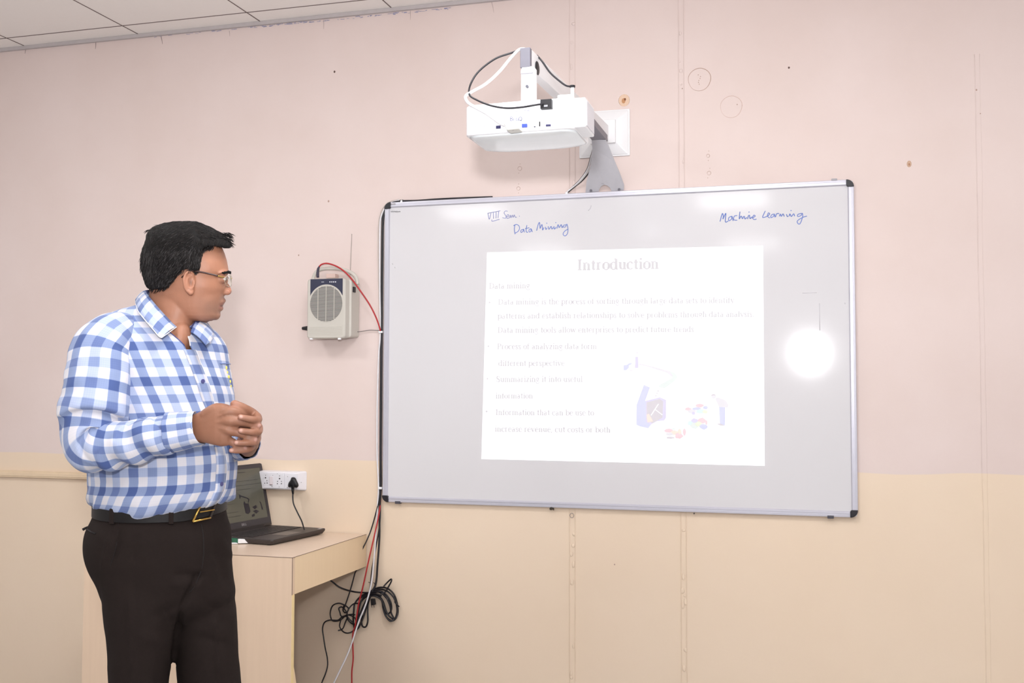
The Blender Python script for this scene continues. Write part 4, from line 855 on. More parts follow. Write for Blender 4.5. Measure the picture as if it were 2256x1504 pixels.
def chain(mm, pts, rs, n=14, sub=4):
    """smooth tapered limb: pts are 3d, radii interpolated, rounded ends"""
    P = catmull(pts, sub); R = catmull([(r, 0, 0) for r in rs], sub); R = [r[0] for r in R]
    t0 = P[0]-P[1]; t0 /= np.linalg.norm(t0); t1 = P[-1]-P[-2]; t1 /= np.linalg.norm(t1)
    PP = [P[0]+t0*R[0]*c for c in (.97, .8, .45)]+list(P)+[P[-1]+t1*R[-1]*c for c in (.45, .8, .97)]
    RR = [R[0]*c for c in (.25, .6, .9)]+R+[R[-1]*c for c in (.9, .6, .25)]
    mm.tube(PP, RR, n)

# ---- head -----------------------------------------------------------
hd = M()
HS = [  # py, front, back, half width (m), front narrowing
 (496, 385, 425, .018, 0), (502, 358, 445, .040, 0), (512, 342, 462, .054, .05), (526, 331, 477, .064, .08), (542, 325, 488, .070, .1), (558, 321.5, 495, .0735, .12), (574, 321, 500, .0745, .14), (588, 321, 502.5, .0745, .15),
 (598, 322, 503.5, .074, .16), (606, 323, 501, .0735, .17), (614, 324, 498.5, .073, .18), (624, 326, 497.5, .072, .19), (634, 328, 496.5, .071, .2), (646, 331, 494.5, .069, .21), (656, 334, 493, .067, .23), (666, 338, 491, .065, .25), (676, 343, 488.5, .0625, .27), (686, 350, 485.5, .059, .28), (695, 362, 482, .054, .28), (702, 380, 476, .046, .26), (707, 400, 466, .034, .2)]
NH = 56
def head_ring(py, xf, xb, w, nar):
    # the face front is xb (right of the picture), the skull back is xf (left)
    c = (xf+xb)/2; a = (xb-xf)/2; out = []
    for k in range(NH):
        t = 2*math.pi*k/NH; ct, s_t = math.cos(t), math.sin(t)
        e = 2/2.25
        x = c+a*math.copysign(abs(ct)**e, ct); dd = w*math.copysign(abs(s_t)**e, s_t)*(1-nar*max(0, ct)**1.5)
        out.append((x, py, dd))
    return out
rings = []
for i in range(len(HS)-1):
    a, b = np.array(HS[i]), np.array(HS[i+1]); nsub = 3
    for k in range(nsub): rings.append(head_ring(*(a+(b-a)*k/nsub)))
rings.append(head_ring(*HS[-1]))
R3 = []
for r in rings:
    o = []
    for (x, py, dd) in r:
        side = abs(dd)
        # eye sockets, cheeks and temples
        g = lambda px0, py0, s0, sp, ss: math.exp(-((x-px0)**2+(py-py0)**2)/(2*sp*sp)-((side-s0)/ss)**2/2)
        x2 = x; dd2 = dd
        push = -9.5*g(494, 613, .030, 8, .013) + 3.5*g(495, 634, .033, 9, .016) + 1.2*math.exp(-((py-600)/5)**2/2-((side-.022)/.018)**2/2)*(x > 480)
        x2 += push
        dd2 += math.copysign(-.003*math.exp(-((x-468)**2/400+(py-588)**2/500))+.0025*math.exp(-((x-468)**2/900+(py-632)**2/300))-.0015*math.exp(-((x-470)**2/400+(py-660)**2/300)), dd)
        o.append(W(x2, py, dd2))
    R3.append(o)
hd.loft(R3)
def ep(px, py, d, rx, ry, rd, tilt=0):
    c = W(px, py, d); ct, s_t = math.cos(tilt), math.sin(tilt); z = np.array([0, 0, 1.])
    u = RG*ct+z*s_t; v = -RG*s_t+z*ct
    hd.ell(c, rx, rd, ry, R=np.column_stack([u, FWD, v]), n=18, m=12)
# nose
nr = []
for px, py, hw, dep in ((500.5, 603, .006, 10), (500.5, 612, .0065, 11), (503, 620, .0075, 13), (506, 628, .009, 15), (509, 635, .0115, 17), (511, 641, .0125, 17), (509, 646.5, .0115, 15), (505, 649.5, .008, 12)):
    rr_ = []
    for k in range(16):
        t = 2*math.pi*k/16; x = px-dep+dep*math.cos(t) if math.cos(t) > 0 else px-dep+dep*1.1*math.cos(t)
        rr_.append(W(x, py, hw*math.sin(t)*(1.25 if math.cos(t) < .3 else 1)))
    nr.append(rr_)
hd.loft(nr)
for s_ in (-1, 1): ep(500, 644, s_*.0125, .0085, .0068, .0060)
# lips and chin
for k, (px, py, rr_) in enumerate(((491.5, 663, .0062), (488.5, 668.5, .0052))):
    chain(hd, [W(px-9, py+3, -.024), W(px-2.5, py+.5, -.013), W(px, py-(.8 if k == 0 else 0), -.004), W(px, py-(.8 if k == 0 else 0), .004), W(px-2.5, py+.5, .013), W(px-9, py+3, .024)], [.0035, .0055, rr_, rr_, .0055, .0035], 10, 3)
chain(hd, [W(478, 677, -.022), W(484.5, 678.5, -.012), W(486.5, 679, 0), W(484.5, 678.5, .012), W(478, 677, .022)], [.004, .0058, .0062, .0058, .004], 10, 3)
ep(474, 692.5, 0, .0125, .0135, .024); ep(458, 690, -.012, .022, .018, .030); ep(458, 690, .012, .022, .018, .030)
# eyes
for s_ in (-1, 1):
    ep(489.5, 613.5, s_*.031, .0115, .0115, .0115)
    chain(hd, [W(481, 614, s_*.040), W(487, 607.5, s_*.036), W(495, 606.5, s_*.029), W(498, 611, s_*.019)], [.003, .0038, .0038, .003], 8, 3)
    chain(hd, [W(481, 615, s_*.040), W(488, 620.5, s_*.036), W(495, 621, s_*.028), W(498, 616, s_*.019)], [.0025, .003, .003, .0025], 8, 3)
    # brow ridge
    chain(hd, [W(484, 601, s_*.048), W(494, 598, s_*.037), W(500.5, 599, s_*.022), W(501, 602, s_*.008)], [.0025, .0036, .0038, .003], 8, 3)
# ears
for s_ in (-1, 1):
    e0 = .072
    def E(px, py, off): return W(px, py, s_*(e0+off))
    # plate
    pts_o = [(409, 606), (406, 618), (407, 630), (411, 641), (417, 649), (423, 650), (427, 643), (427.5, 632), (428, 616), (425, 602), (418, 597)]
    hd.loft([[W(x+2, y, s_*(e0-.012)) for x, y in pts_o], [W(x, y, s_*(e0+.004+(.006 if x < 415 else 0))) for x, y in pts_o], [W(418+(x-418)*.8, 624+(y-624)*.85, s_*(e0+.0065+(.006 if x < 415 else 0))) for x, y in pts_o]])
    chain(hd, [E(427, 611, .002), E(425, 602, .006), E(418, 597.5, .011), E(410, 602, .015), E(405.5, 612, .017), E(405.5, 624, .016), E(408, 635, .013), E(413, 643, .009)], [.0022, .0027, .0030, .0032, .0034, .0033, .0030, .0028], 9, 4)
    chain(hd, [E(421, 608, .008), E(414, 612, .012), E(412.5, 622, .013), E(415, 632, .011), E(421, 636.5, .009), E(425, 632, .008)], [.0016, .002, .0023, .0023, .0022, .0022], 8, 3)
    chain(hd, [E(416, 641, .008), E(420, 646, .007), E(424, 643, .004)], [.0045, .0055, .004], 10, 3)
    chain(hd, [E(428, 618, .004), E(427.5, 625, .006), E(427, 630, .004)], [.0028, .0034, .0026], 8, 3)
# neck
nk = []
for py, xl, xr, hw, dc in ((618, 334, 420, .050, 0), (640, 330, 432, .056, 0), (660, 327, 436, .060, 0), (680, 324, 434, .063, 0), (700, 318, 429, .066, 0), (715, 308, 426, .072, 0), (730, 300, 424, .082, 0), (748, 292, 424, .095, 0), (770, 285, 424, .10, 0)):
    nk.append([W((xl+xr)/2+(xr-xl)/2*math.cos(t), py+ (6*math.cos(t) if py > 690 else 0), hw*math.sin(t)+dc) for t in np.linspace(0, 2*math.pi, 41)[:-1]])
hd.loft(nk)
# jaw-to-neck fill
ep(432, 690, 0, .036, .022, .048, -.35)
# throat cords / chest under the open collar
ep(396, 748, -.042, .030, .045, .045)
ep(408, 722, -.020, .012, .030, .030)

# ---- trunk, arms and legs under the clothes ---------------------------
tk = []
for py, cx_, hw, hdp in ((740, 350, 90, .085), (800, 362, 105, .10), (880, 365, 125, .125), (960, 362, 138, .145), (1040, 360, 140, .148), (1100, 358, 138, .145), (1150, 352, 138, .125), (1220, 352, 136, .12), (1290, 352, 120, .11), (1330, 360, 100, .10)):
    hw *= .86; hdp *= .84
    tk.append([W(cx_+hw*math.cos(t), py, hdp*math.sin(t)) for t in np.linspace(0, 2*math.pi, 33)[:-1]])
hd.loft(tk)
chain(hd, [W(280, 745, -.06), W(238, 775, -.12), W(216, 860, -.155), W(203, 960, -.18)], [.05, .052, .045, .036], 16)
chain(hd, [W(203, 962, -.18), W(250, 972, -.19), W(330, 960, -.20), W(400, 948, -.195), W(440, 943, -.19)], [.037, .036, .033, .028, .026], 16)
chain(hd, [W(425, 765, .05), W(444, 800, .11), W(458, 880, .145), W(468, 955, .15)], [.045, .042, .040, .036], 16)
chain(hd, [W(468, 958, .15), W(500, 975, .09), W(530, 982, .02), W(547, 976, -.045)], [.037, .034, .029, .025], 16)
LEGN = [(300, 1330, -.055), (305, 1500, -.065), (312, 1680, -.07), (300, 1850, -.06), (300, 2040, -.05)]
LEGF = [(425, 1330, .03), (450, 1500, .02), (462, 1680, .01), (458, 1850, .03), (458, 2040, .04)]
chain(hd, [W(*p) for p in LEGN], [.052, .050, .044, .038, .032], 16)
chain(hd, [W(*p) for p in LEGF], [.052, .050, .044, .038, .032], 16)
for L in (LEGN, LEGF):
    a = W(*L[-1]); a = a.copy(); chain(hd, [a, np.array([a[0], a[1], .06]), np.array([a[0], a[1], .05])+RG*.12*.8-FWD*.05], [.038, .036, .03], 12)

ep(548, 942, -.150, .026, .036, .020)
# ---- hands ------------------------------------------------------------
def fing(pts, rs, n=14, sub=4): chain(hd, [W(*p) for p in pts], rs, n, sub)
# right hand: wrist and back of the hand towards the camera
def slab(secs, n=24):
    rings = []
    for (px, py, d, hh, th, ang) in secs:      # centre, half height (m), half thickness, tilt of section
        c = W(px, py, d); z = np.array([0, 0, 1.])*math.cos(ang)-FWD*math.sin(ang)*1.0+RG*0; w_ = FWD*math.cos(ang)+np.array([0, 0, 1.])*math.sin(ang)
        r_ = []
        for k in range(n):
            t = 2*math.pi*k/n; e = 2/2.6; c1 = math.copysign(abs(math.cos(t))**e, math.cos(t)); s1 = math.copysign(abs(math.sin(t))**e, math.sin(t))
            r_.append(c+z*hh*c1+w_*th*s1)
        rings.append(r_)
    hd.loft(rings)
slab([(418, 945, -.195, .029, .022, 0), (430, 943, -.20, .031, .022, 0), (442, 940, -.205, .034, .021, 0), (456, 937, -.212, .038, .019, 0), (472, 936, -.218, .043, .017, 0), (488, 937, -.220, .045, .0155, 0), (501, 938, -.217, .043, .014, 0), (509, 939, -.211, .037, .012, 0)])
RF = [  # right fingers (near hand): knuckle -> tip
 ([(486, 912, -.220), (503, 907, -.224), (522, 909, -.218), (540, 914, -.196), (553, 920, -.176)], [.0110, .0118, .0104, .0092, .0078]),
 ([(488, 927, -.223), (507, 927, -.228), (532, 929.5, -.222), (552, 934, -.225), (569, 937, -.221)], [.0110, .0120, .0096, .0084, .0072]),
 ([(484, 945, -.222), (502, 947, -.226), (526, 953.5, -.221), (546, 962, -.224), (561, 968, -.220)], [.0110, .0116, .0092, .0080, .0069]),
 ([(476, 962, -.214), (494, 967, -.219), (512, 973.5, -.215), (526, 981.5, -.214), (538, 986, -.208)], [.0100, .0105, .0088, .0080, .0070])]
for p_, r_ in RF: fing(p_, r_)
fing([(455, 915, -.21), (474, 902, -.215), (492, 900, -.203), (508, 903, -.185)], [.015, .0135, .0115, .0095])     # thumb, mostly behind
for px, py in ((503, 906), (506, 926), (501, 946), (493, 965)): hd.ell(W(px, py, -.2285 if py < 960 else -.221), .0085, .0055, .0085, n=12, m=8)
# tendons and veins on the back of the hand
for a_, b_ in (((452, 928, -.2265), (496, 911, -.2345)), ((454, 935, -.2275), (499, 927, -.2375)), ((454, 943, -.2265), (496, 945, -.2365)), ((454, 951, -.2225), (488, 962, -.2300))):
    chain(hd, [W(*a_), W((a_[0]+b_[0])/2, (a_[1]+b_[1])/2, (a_[2]+b_[2])/2-.0002), W(*b_)], [.0012, .0020, .0024], 8, 3)
# left hand: palm behind, seen from its outer edge, fingers hooked over the right hand
lp_ = []
for (px, py, d, hh, th) in ((546, 984, -.052, .024, .020), (551, 974, -.080, .028, .019), (556, 962, -.110, .033, .018), (560, 951, -.138, .038, .016), (562.5, 944, -.162, .040, .014), (564, 942, -.180, .038, .012)):
    c = W(px, py, d); r_ = []
    for k in range(22):
        t = 2*math.pi*k/22; r_.append(c+np.array([0, 0, 1.])*hh*math.cos(t)+RG*th*math.sin(t)-RG*.0+FWD*0)
    lp_.append(r_)
hd.loft(lp_)
LFG = [
 ([(560, 915, -.160), (566, 918, -.190), (568, 925, -.213), (557, 924, -.2335), (542, 921, -.2375), (530, 918.5, -.2365)], [.0100, .0112, .0105, .0094, .0084, .0074]),
 ([(562, 935, -.160), (569, 941, -.190), (568.5, 951, -.215), (556, 951.5, -.2345), (542, 950, -.2385), (530, 948.5, -.2375)], [.0100, .0110, .0102, .0093, .0083, .0074]),
 ([(561, 955, -.150), (566, 963, -.185), (562, 973, -.211), (547, 975, -.2285), (532, 975.5, -.2330), (520, 975, -.2325)], [.0100, .0105, .0096, .0088, .0079, .0071]),
 ([(556, 972, -.140), (556, 981, -.175), (549, 988, -.198), (535, 992, -.2120), (520, 993, -.2175), (509, 992, -.2170)], [.0090, .0095, .0088, .0080, .0071, .0063])]
LFG = [(p_, [r*s_ for r, s_ in zip(r_, (1, .92, .86, .82, .84, .88))]) for p_, r_ in LFG]
for p_, r_ in LFG: fing(p_, r_)
fing([(558, 930, -.135), (556, 915, -.165), (545, 905, -.192), (530, 897, -.205), (517, 890.5, -.209)], [.017, .0145, .0120, .0110, .0098])

body = hd.build('person', mat('skin_tmp', (.4, .2, .1, 1)), None, smooth=True, origin=ORGP)
tag(body, 'person in blue and white checked shirt standing with clasped hands, looking at the board', 'person')
me = remesh(body, .0023, 3, .45)
# skin colours: lips, nails, fingertips, shaved beard, brows; shade painted in ears, nostrils, mouth
n = len(me.vertices); co = np.empty(n*3); me.vertices.foreach_get('co', co); co = co.reshape(-1, 3)+ORGP
dv = co-CAM; zz = dv@CF; PX = 1128+FPX*(dv@CR)/zz; PY = 752-FPX*(dv@CU)/zz; DD = zz-PDIST
no = np.empty(n*3); me.vertices.foreach_get('normal', no); no = no.reshape(-1, 3)
colr = np.tile(SKIN_C, (n, 1))
def g3(p, sp, sd): return np.exp(-((PX-p[0])**2+(PY-p[1])**2)/(2*sp*sp)-((DD-p[2])/sd)**2/2)
def blend(w, c):
    global colr
    w = np.clip(w, 0, 1)[:, None]; colr = colr*(1-w)+np.array(c)*w
isface = (PY < 712)&(np.abs(DD) < .1)
# beard shadow
bw = np.exp(-((PY-678)/22)**2)*np.clip((PX-425)/35, 0, 1)*isface*.42; blend(bw, (.235, .150, .118))
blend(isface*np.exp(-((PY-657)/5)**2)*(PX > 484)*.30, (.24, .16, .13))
for s_ in (-1, 1):
    # lips
    pass
lipw = isface*(PX > 478)*(np.abs(DD) < .023)*np.exp(-((PY-(673))/8.)**4); blend(lipw*.7, (.27, .115, .09))
blend(isface*(PX > 480)*(np.abs(DD) < .02)*np.exp(-((PY-673.5)/1.8)**2)*.7, (.07, .03, .025))  # shade between the lips, painted as a dark line
# nose redness, ear redness
blend(g3((509, 640, 0), 8, .02)*.35, (.50, .20, .14)); blend(np.exp(-((PX-415)**2/150+(PY-625)**2/500))*(np.abs(DD) > .074)*.35, (.50, .22, .14))
blend((np.abs(DD) > .07)*(np.abs(DD) < .083)*np.exp(-((PX-420)**2/14+(PY-622)**2/60))*.65, (.08, .03, .02))  # shade of the ear hollow painted into the skin colour
blend(g3((505, 649, -.006), 2.4, .004)+g3((505, 649, .006), 2.4, .004), (.05, .02, .015))  # nostril shade painted as two dark spots
# eyes
for s_ in (-1, 1):
    we = np.clip(1.35-np.sqrt(((PX-496)/6.0)**2+((PY-613.8)/4.2)**2+((DD-s_*.031)/.0125)**2), 0, 1)*isface; blend((we > .35)*1., (.62, .56, .52))
    wi = np.sqrt(((PX-499.5)/3.8)**2+((PY-613.8)/3.6)**2+((DD-s_*.030)/.0062)**2); blend((wi < 1)*isface*1., (.03, .015, .01))
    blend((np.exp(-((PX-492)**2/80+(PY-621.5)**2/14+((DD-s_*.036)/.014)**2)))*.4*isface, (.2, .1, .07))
# fingertips and nails
hz = (PY > 880)&(PX > 440)
for p_, r_ in LFG+RF:
    t = p_[-1]; blend(g3((t[0], t[1], t[2]), 6.0, .011)*hz*.75, (.56, .28, .21))
t = (517, 890, -.209); blend(g3(t, 8, .012)*hz*.6, (.52, .24, .17))
for p_, r_ in LFG:
    a = np.array(p_[-1]); q = (a[0]+1.0, a[1]-.8, a[2]-r_[-1]*.95); blend(np.clip((g3(q, 3.0, .0035)-.3)*3.5, 0, 1)*.75, (.74, .47, .40))
for p_, r_ in RF[1:]:
    a = np.array(p_[-1]); q = (a[0]+2.5, a[1], a[2]-r_[-1]*.7); blend(np.clip((g3(q, 3.2, .0045)-.3)*3.5, 0, 1)*.65, (.68, .40, .34))
hw_ = ((PY > 860)&(PX > 405)).astype(float)*.22; colr *= (1-hw_)[:, None]*np.array([1, .97, .94])**hw_[:, None]  # hand colour darkened to offset the near flash
# palms and creases
fn = np.array([noise.noise(Vector(c_*60)) for c_ in co[::1]]) if n < 900000 else 0
colr *= (1+.07*fn)[:, None]
at_ = me.color_attributes.new('skin', 'FLOAT_COLOR', 'POINT'); buf = np.ones((n, 4)); buf[:, :3] = colr; at_.data.foreach_set('color', buf.ravel())
sk = bpy.data.materials.new('skin'); sk.use_nodes = True; nt = sk.node_tree; b = nt.nodes['Principled BSDF']
at2 = nt.nodes.new('ShaderNodeAttribute'); at2.attribute_name = 'skin'; nt.links.new(at2.outputs['Color'], b.inputs['Base Color'])
b.inputs['Roughness'].default_value = .5; b.inputs['Specular IOR Level'].default_value = .4; b.inputs['Subsurface Weight'].default_value = .12; b.inputs['Subsurface Radius'].default_value = (.012, .005, .003); b.inputs['Subsurface Scale'].default_value = .5
tc = nt.nodes.new('ShaderNodeTexCoord'); n2 = nt.nodes.new('ShaderNodeTexNoise'); n2.inputs['Scale'].default_value = 420; nt.links.new(tc.outputs['Object'], n2.inputs['Vector'])
bp_ = nt.nodes.new('ShaderNodeBump'); bp_.inputs['Strength'].default_value = .18; bp_.inputs['Distance'].default_value = .001; nt.links.new(n2.outputs[0], bp_.inputs['Height']); nt.links.new(bp_.outputs[0], b.inputs['Normal'])
me.materials.clear(); me.materials.append(sk)
ORG[body.name] = ORGP

# ---- hair ---------------------------------------------------------------
HOUT = [(311, 584), (309.5, 572), (311, 556), (315, 543), (320, 532), (323, 516), (333, 503), (346, 496), (370, 489.5), (400, 486.5), (432, 488), (456, 497), (476, 507), (492, 519), (506, 529), (510.5, 536), (509.5, 543), (503, 546.5),
        (490, 545), (476, 542), (462, 542), (450, 546), (443, 556), (440.5, 570), (440.5, 584), (437, 594), (428, 597), (414, 592), (402, 594), (393, 600), (386, 609), (380, 617), (373, 627), (366, 634), (350, 636), (330, 637), (322, 630), (315, 612), (311, 596)]
hp_ = [(p[0], p[1]) for p in catmull([(x, y, 0) for x, y in HOUT], 3, True)]
def inpoly(x, y, P):
    c = False; j = len(P)-1
    for i in range(len(P)):
        if (P[i][1] > y) != (P[j][1] > y) and x < (P[j][0]-P[i][0])*(y-P[i][1])/(P[j][1]-P[i][1]+1e-12)+P[i][0]: c = not c
        j = i
    return c
# full silhouette used for the width profile
SIL = [(310, 572), (312, 552), (321, 524), (334, 503), (352, 494), (400, 486), (432, 487.5), (462, 499), (488, 515), (508, 531), (513, 545), (513, 600), (510, 660), (480, 715), (430, 720), (370, 690), (330, 660), (318, 630), (311, 600)]
CXH, CYH = 408, 590
SANG = sorted([(math.atan2(y-CYH, x-CXH), math.hypot(x-CXH, y-CYH)) for x, y in SIL])
SA = np.array([a for a, r in SANG]); SR = np.array([r for a, r in SANG]); SA = np.concatenate([SA-2*math.pi, SA, SA+2*math.pi]); SR = np.tile(SR, 3)
def hairw(x, y, grow=0.):
    r = math.hypot(x-CXH, y-CYH); a = math.atan2(y-CYH, x-CXH); ro = np.interp(a, SA, SR)+grow
    t = min(1, r/ro); w = .0865*(1-t**2.5)**(1/2.5)
    f = max(0, (x-440)/70); w *= (1-.16*min(1, f))
    return w
hm = M(); step = 3.0; cells = {}
xs = np.arange(303, 520, step); ys = np.arange(481, 645, step)
idx = {}
def gp(i, j, s_):
    k = (i, j, s_)
    if k not in idx:
        x, y = xs[i], ys[j]; w = max(hairw(x, y, 1.5), .0012)
        jit = .0016*noise.noise(Vector((x*.05, y*.05, s_*3.)))+.0011*noise.noise(Vector((x*.22, y*.12, s_*7.)))
        idx[k] = len(hm.v); hm.v.append(tuple(W(x, y, s_*(w+jit))))
    return idx[k]
inside = np.array([[inpoly(x+step/2, y+step/2, hp_) for y in ys] for x in xs])
for i in range(len(xs)-1):
    for j in range(len(ys)-1):
        if not inside[i, j]: continue
        for s_ in (-1, 1):
            q = [gp(i, j, s_), gp(i+1, j, s_), gp(i+1, j+1, s_), gp(i, j+1, s_)]; hm.f.append(tuple(q if s_ < 0 else q[::-1])); hm.fm.append(0)
        for (di, dj, a_, b_) in ((-1, 0, (0, 1), (0, 0)), (1, 0, (1, 0), (1, 1)), (0, -1, (0, 0), (1, 0)), (0, 1, (1, 1), (0, 1))):
            ii, jj = i+di, j+dj
            if ii < 0 or jj < 0 or ii >= len(xs) or jj >= len(ys) or not inside[ii, jj]:
                hm.f.append((gp(i+a_[0], j+a_[1], -1), gp(i+a_[0], j+a_[1], 1), gp(i+b_[0], j+b_[1], 1), gp(i+b_[0], j+b_[1], -1))); hm.fm.append(0)
hair = hm.build('hair', mat('hair_tmp', (.01, .01, .01, 1)), body, smooth=True)
remesh(hair, .003, 4, .5)
# strands
sm_ = M(); cols = []
def flow(x, y):
    # hair direction over the side of the head (picture coordinates)
    if y < 545: v = np.array([-1.0, .28]) if x < 430 else np.array([1.0, .34])
    else: v = np.array([-.75, .85])
    if x > 420 and y > 520: v = np.array([-.3, 1.0])
    if x < 345: v = np.array([-.15, 1.0])
    if 345 <= x < 430 and y < 545: v = np.array([-1., .25+(y-490)/110])
    return v/np.linalg.norm(v)
cnt = 0
while cnt < 8500:
    x, y = random.uniform(305, 513), random.uniform(484, 640)
    if not inpoly(x, y, hp_): continue
    s_ = -1 if random.random() < .72 else 1
    L = random.uniform(14, 30)*(.55 if y > 600 else 1); v = flow(x, y); v = v+np.array([random.gauss(0, .13), random.gauss(0, .13)])
    pts = []; ok = True; r0 = random.uniform(.00038, .0007)
    for k in range(5):
        t = k/4; xx = x+v[0]*L*(t-.4); yy = y+v[1]*L*(t-.4)+2.5*t*t
        lim = inpoly(xx, yy, hp_)
        if not lim and k < 3: ok = False; break
        if not lim:
            if y > 585 or (x > 425 and y > 530): break
        w = hairw(xx, yy, 2.0)
        pts.append(W(xx, yy, s_*(w+.0002+.0017*t*t*random.uniform(.2, 1)-.0012*(1-t))))
    if not ok or len(pts) < 3: continue
    o0 = len(sm_.f); sm_.tube(pts, [r0*(.5 if k == 0 else 1) for k in range(len(pts)-1)]+[r0*.25], 4)
    grey = (.28 if (y > 540 and x < 440) else .03); gcol = random.random() < grey
    sm_.fm[o0:] = [1 if gcol else (2 if random.random() < .3 else 0)]*(len(sm_.fm)-o0); cnt += 1
# ragged fringe at the front and crown
for i in range(430):
    a = random.uniform(0, 1)
    if i < 330: x, y = random.uniform(468, 506), random.uniform(512, 540); v = np.array([1, .5]); L = random.uniform(8, 16); dm = .035
    elif i < 430: x, y = random.uniform(325, 470), 0; y = 497+abs(x-405)*.12; v = np.array([-1, .1+(.5 if x < 350 else 0)]); L = random.uniform(8, 15); dm = .03
    else: x, y = random.uniform(318, 330), random.uniform(505, 545); v = np.array([-.3, .9]); L = random.uniform(6, 11); dm = .03
    d0 = random.uniform(-dm, dm)
    v = v/np.linalg.norm(v)+np.array([random.gauss(0, .1), random.gauss(0, .1)])
    pts = [W(x+v[0]*L*t, y+v[1]*L*t-(1.5*math.sin(t*3)), d0*(1-.1*t)) for t in (0, .35, .7, 1)]
    sm_.tube(pts, [.0006, .0006, .0004, .0002], 4)
def skinw(x, y):
    h_ = np.array(HS); f_, bk_, w_, na_ = [np.interp(y, h_[:, 0], h_[:, k]) for k in (2, 1, 3, 4)]
    t = (x-(f_+bk_)/2)/((f_-bk_)/2); return w_*max(0, 1-abs(t)**2.25)**(1/2.25)*(1-na_*max(0, t)**1.5)
EDGE = [(470, 543), (455, 545), (446, 552), (441, 565), (440, 580), (437, 592), (430, 598)]; EDG2 = [(400, 597), (392, 602), (384, 611), (376, 622), (368, 632), (352, 636), (332, 636)]
for i in range(620):
    E__ = EDGE if i < 380 else EDG2; k = random.uniform(0, len(E__)-1.001); a_ = np.array(E__[int(k)]); b_ = np.array(E__[int(k)+1]); p = a_+(b_-a_)*(k-int(k))
    if i < 380: x, y = p+np.array([random.uniform(-4, 3.5), random.uniform(-4, 3)]); v = np.array([-.25, 1.]) if y > 556 else np.array([-.5, .85])
    else: x, y = p+np.array([random.uniform(-4, 4), random.uniform(-4, 2)]); v = np.array([-.5, .9])
    L = random.uniform(5, 11); v = v+np.array([random.gauss(0, .15), 0])
    for s_ in (-1, 1):
        pts = [W(x+v[0]*L*t, y+v[1]*L*t, s_*(max(skinw(x+v[0]*L*t, y+v[1]*L*t), .02)+.0012+.0018*(1-t))) for t in (0, .5, 1)]
        o0 = len(sm_.f); sm_.tube(pts, [.0005, .0005, .0002], 4); sm_.fm[o0:] = [1 if random.random() < .5 else 2]*(len(sm_.fm)-o0)
HB = [mat('hair_black', (.006, .005, .005, 1), .62, spec=.18, noise_amt=.2, noise_scale=400), mat('hair_grey', (.042, .038, .038, 1), .6, spec=.2), mat('hair_dark_brown', (.011, .008, .007, 1), .6, spec=.2)]
strands = sm_.build('hair_strands', HB, hair, smooth=True)
hair.data.materials.clear(); hair.data.materials.append(HB[0])
# eyebrow
bm_ = M()
for s_ in (-1, 1):
    for i in range(240):
        t = random.random(); x = 487+15.5*t; d0 = .045-.033*t**1.3; y = 602-3.0*math.sin(t*2.6)+random.uniform(-1.5-1.5*t, 1.5+1.5*t)
        p0 = W(x, y, s_*(d0+.002)); bm_.tube([p0+RG*.0045, p0+RG*.0072-RG*0+np.array([0, 0, -.0005]), p0+RG*.0062+np.array([0, 0, .0015])-RG*.005-FWD*0], [.0006, .0006, .0003], 4)
bm_.build('eyebrows', HB[0], body)
# ---- glasses ------------------------------------------------------------
GF = mat('gold_metal', rgb(190, 160, 90), .25, metal=.9); GA = mat('brown_temple_plastic', rgb(52, 28, 24), .3)
glm = bpy.data.materials.new('lens_glass'); glm.use_nodes = True; bb = glm.node_tree.nodes['Principled BSDF']; bb.inputs['Transmission Weight'].default_value = 1; bb.inputs['Roughness'].default_value = .02; bb.inputs['IOR'].default_value = 1.03; bb.inputs['Base Color'].default_value = (.97, .99, .97, 1)
lens0 = []
gl = None
for s_ in (-1, 1):
    arm_ = M().tube(catmull([W(400, 611, s_*.080), W(408, 604, s_*.0815), W(420, 596.5, s_*.0815), W(440, 598.5, s_*.0795), W(460, 602.5, s_*.0755), W(480, 607.5, s_*.070)], 5), [.0022]*5+[.0031]*21, 8, flat=.6)
    if gl is None: gl = arm_.build('glasses', GA, body, smooth=True)
    else: arm_.build('temple_arm', GA, gl, smooth=True)
    M().tube(catmull([W(480, 607.5, s_*.070), W(488, 609.5, s_*.064), W(494, 611, s_*.058)], 4), .0016, 8).build('hinge_piece', GF, gl, smooth=True)
    lo = []
    for k in range(28):
        t = 2*math.pi*k/28; u = math.cos(t); v = math.sin(t); u = math.copysign(abs(u)**.7, u); v = math.copysign(abs(v)**.75, v)
        dd = .034+.0255*u; xx = 509-14*(max(0, (dd-.012))/.048)**1.6; yy = 619-12.5*v-.6
        lo.append((xx, yy, s_*dd))
    P_ = [W(*p) for p in lo]; cen_ = sum(P_)/len(P_)
    lm = M(); lm.add([p for p in P_]+[p+RG*.0014 for p in P_], [tuple(range(28)), tuple(range(55, 27, -1))]+[(k, (k+1) % 28, 28+(k+1) % 28, 28+k) for k in range(28)]); lm.build('lens', glm, gl)
    M().tube(P_+[P_[0]], .0004, 6).build('lens_edge', mat('pale_metal', rgb(205, 200, 180), .25, metal=.7), gl)
M().tube(catmull([W(509.5, 614, -.009), W(511, 612.5, 0), W(509.5, 614, .009)], 4), .0011, 8).build('bridge', GF, gl, smooth=True)

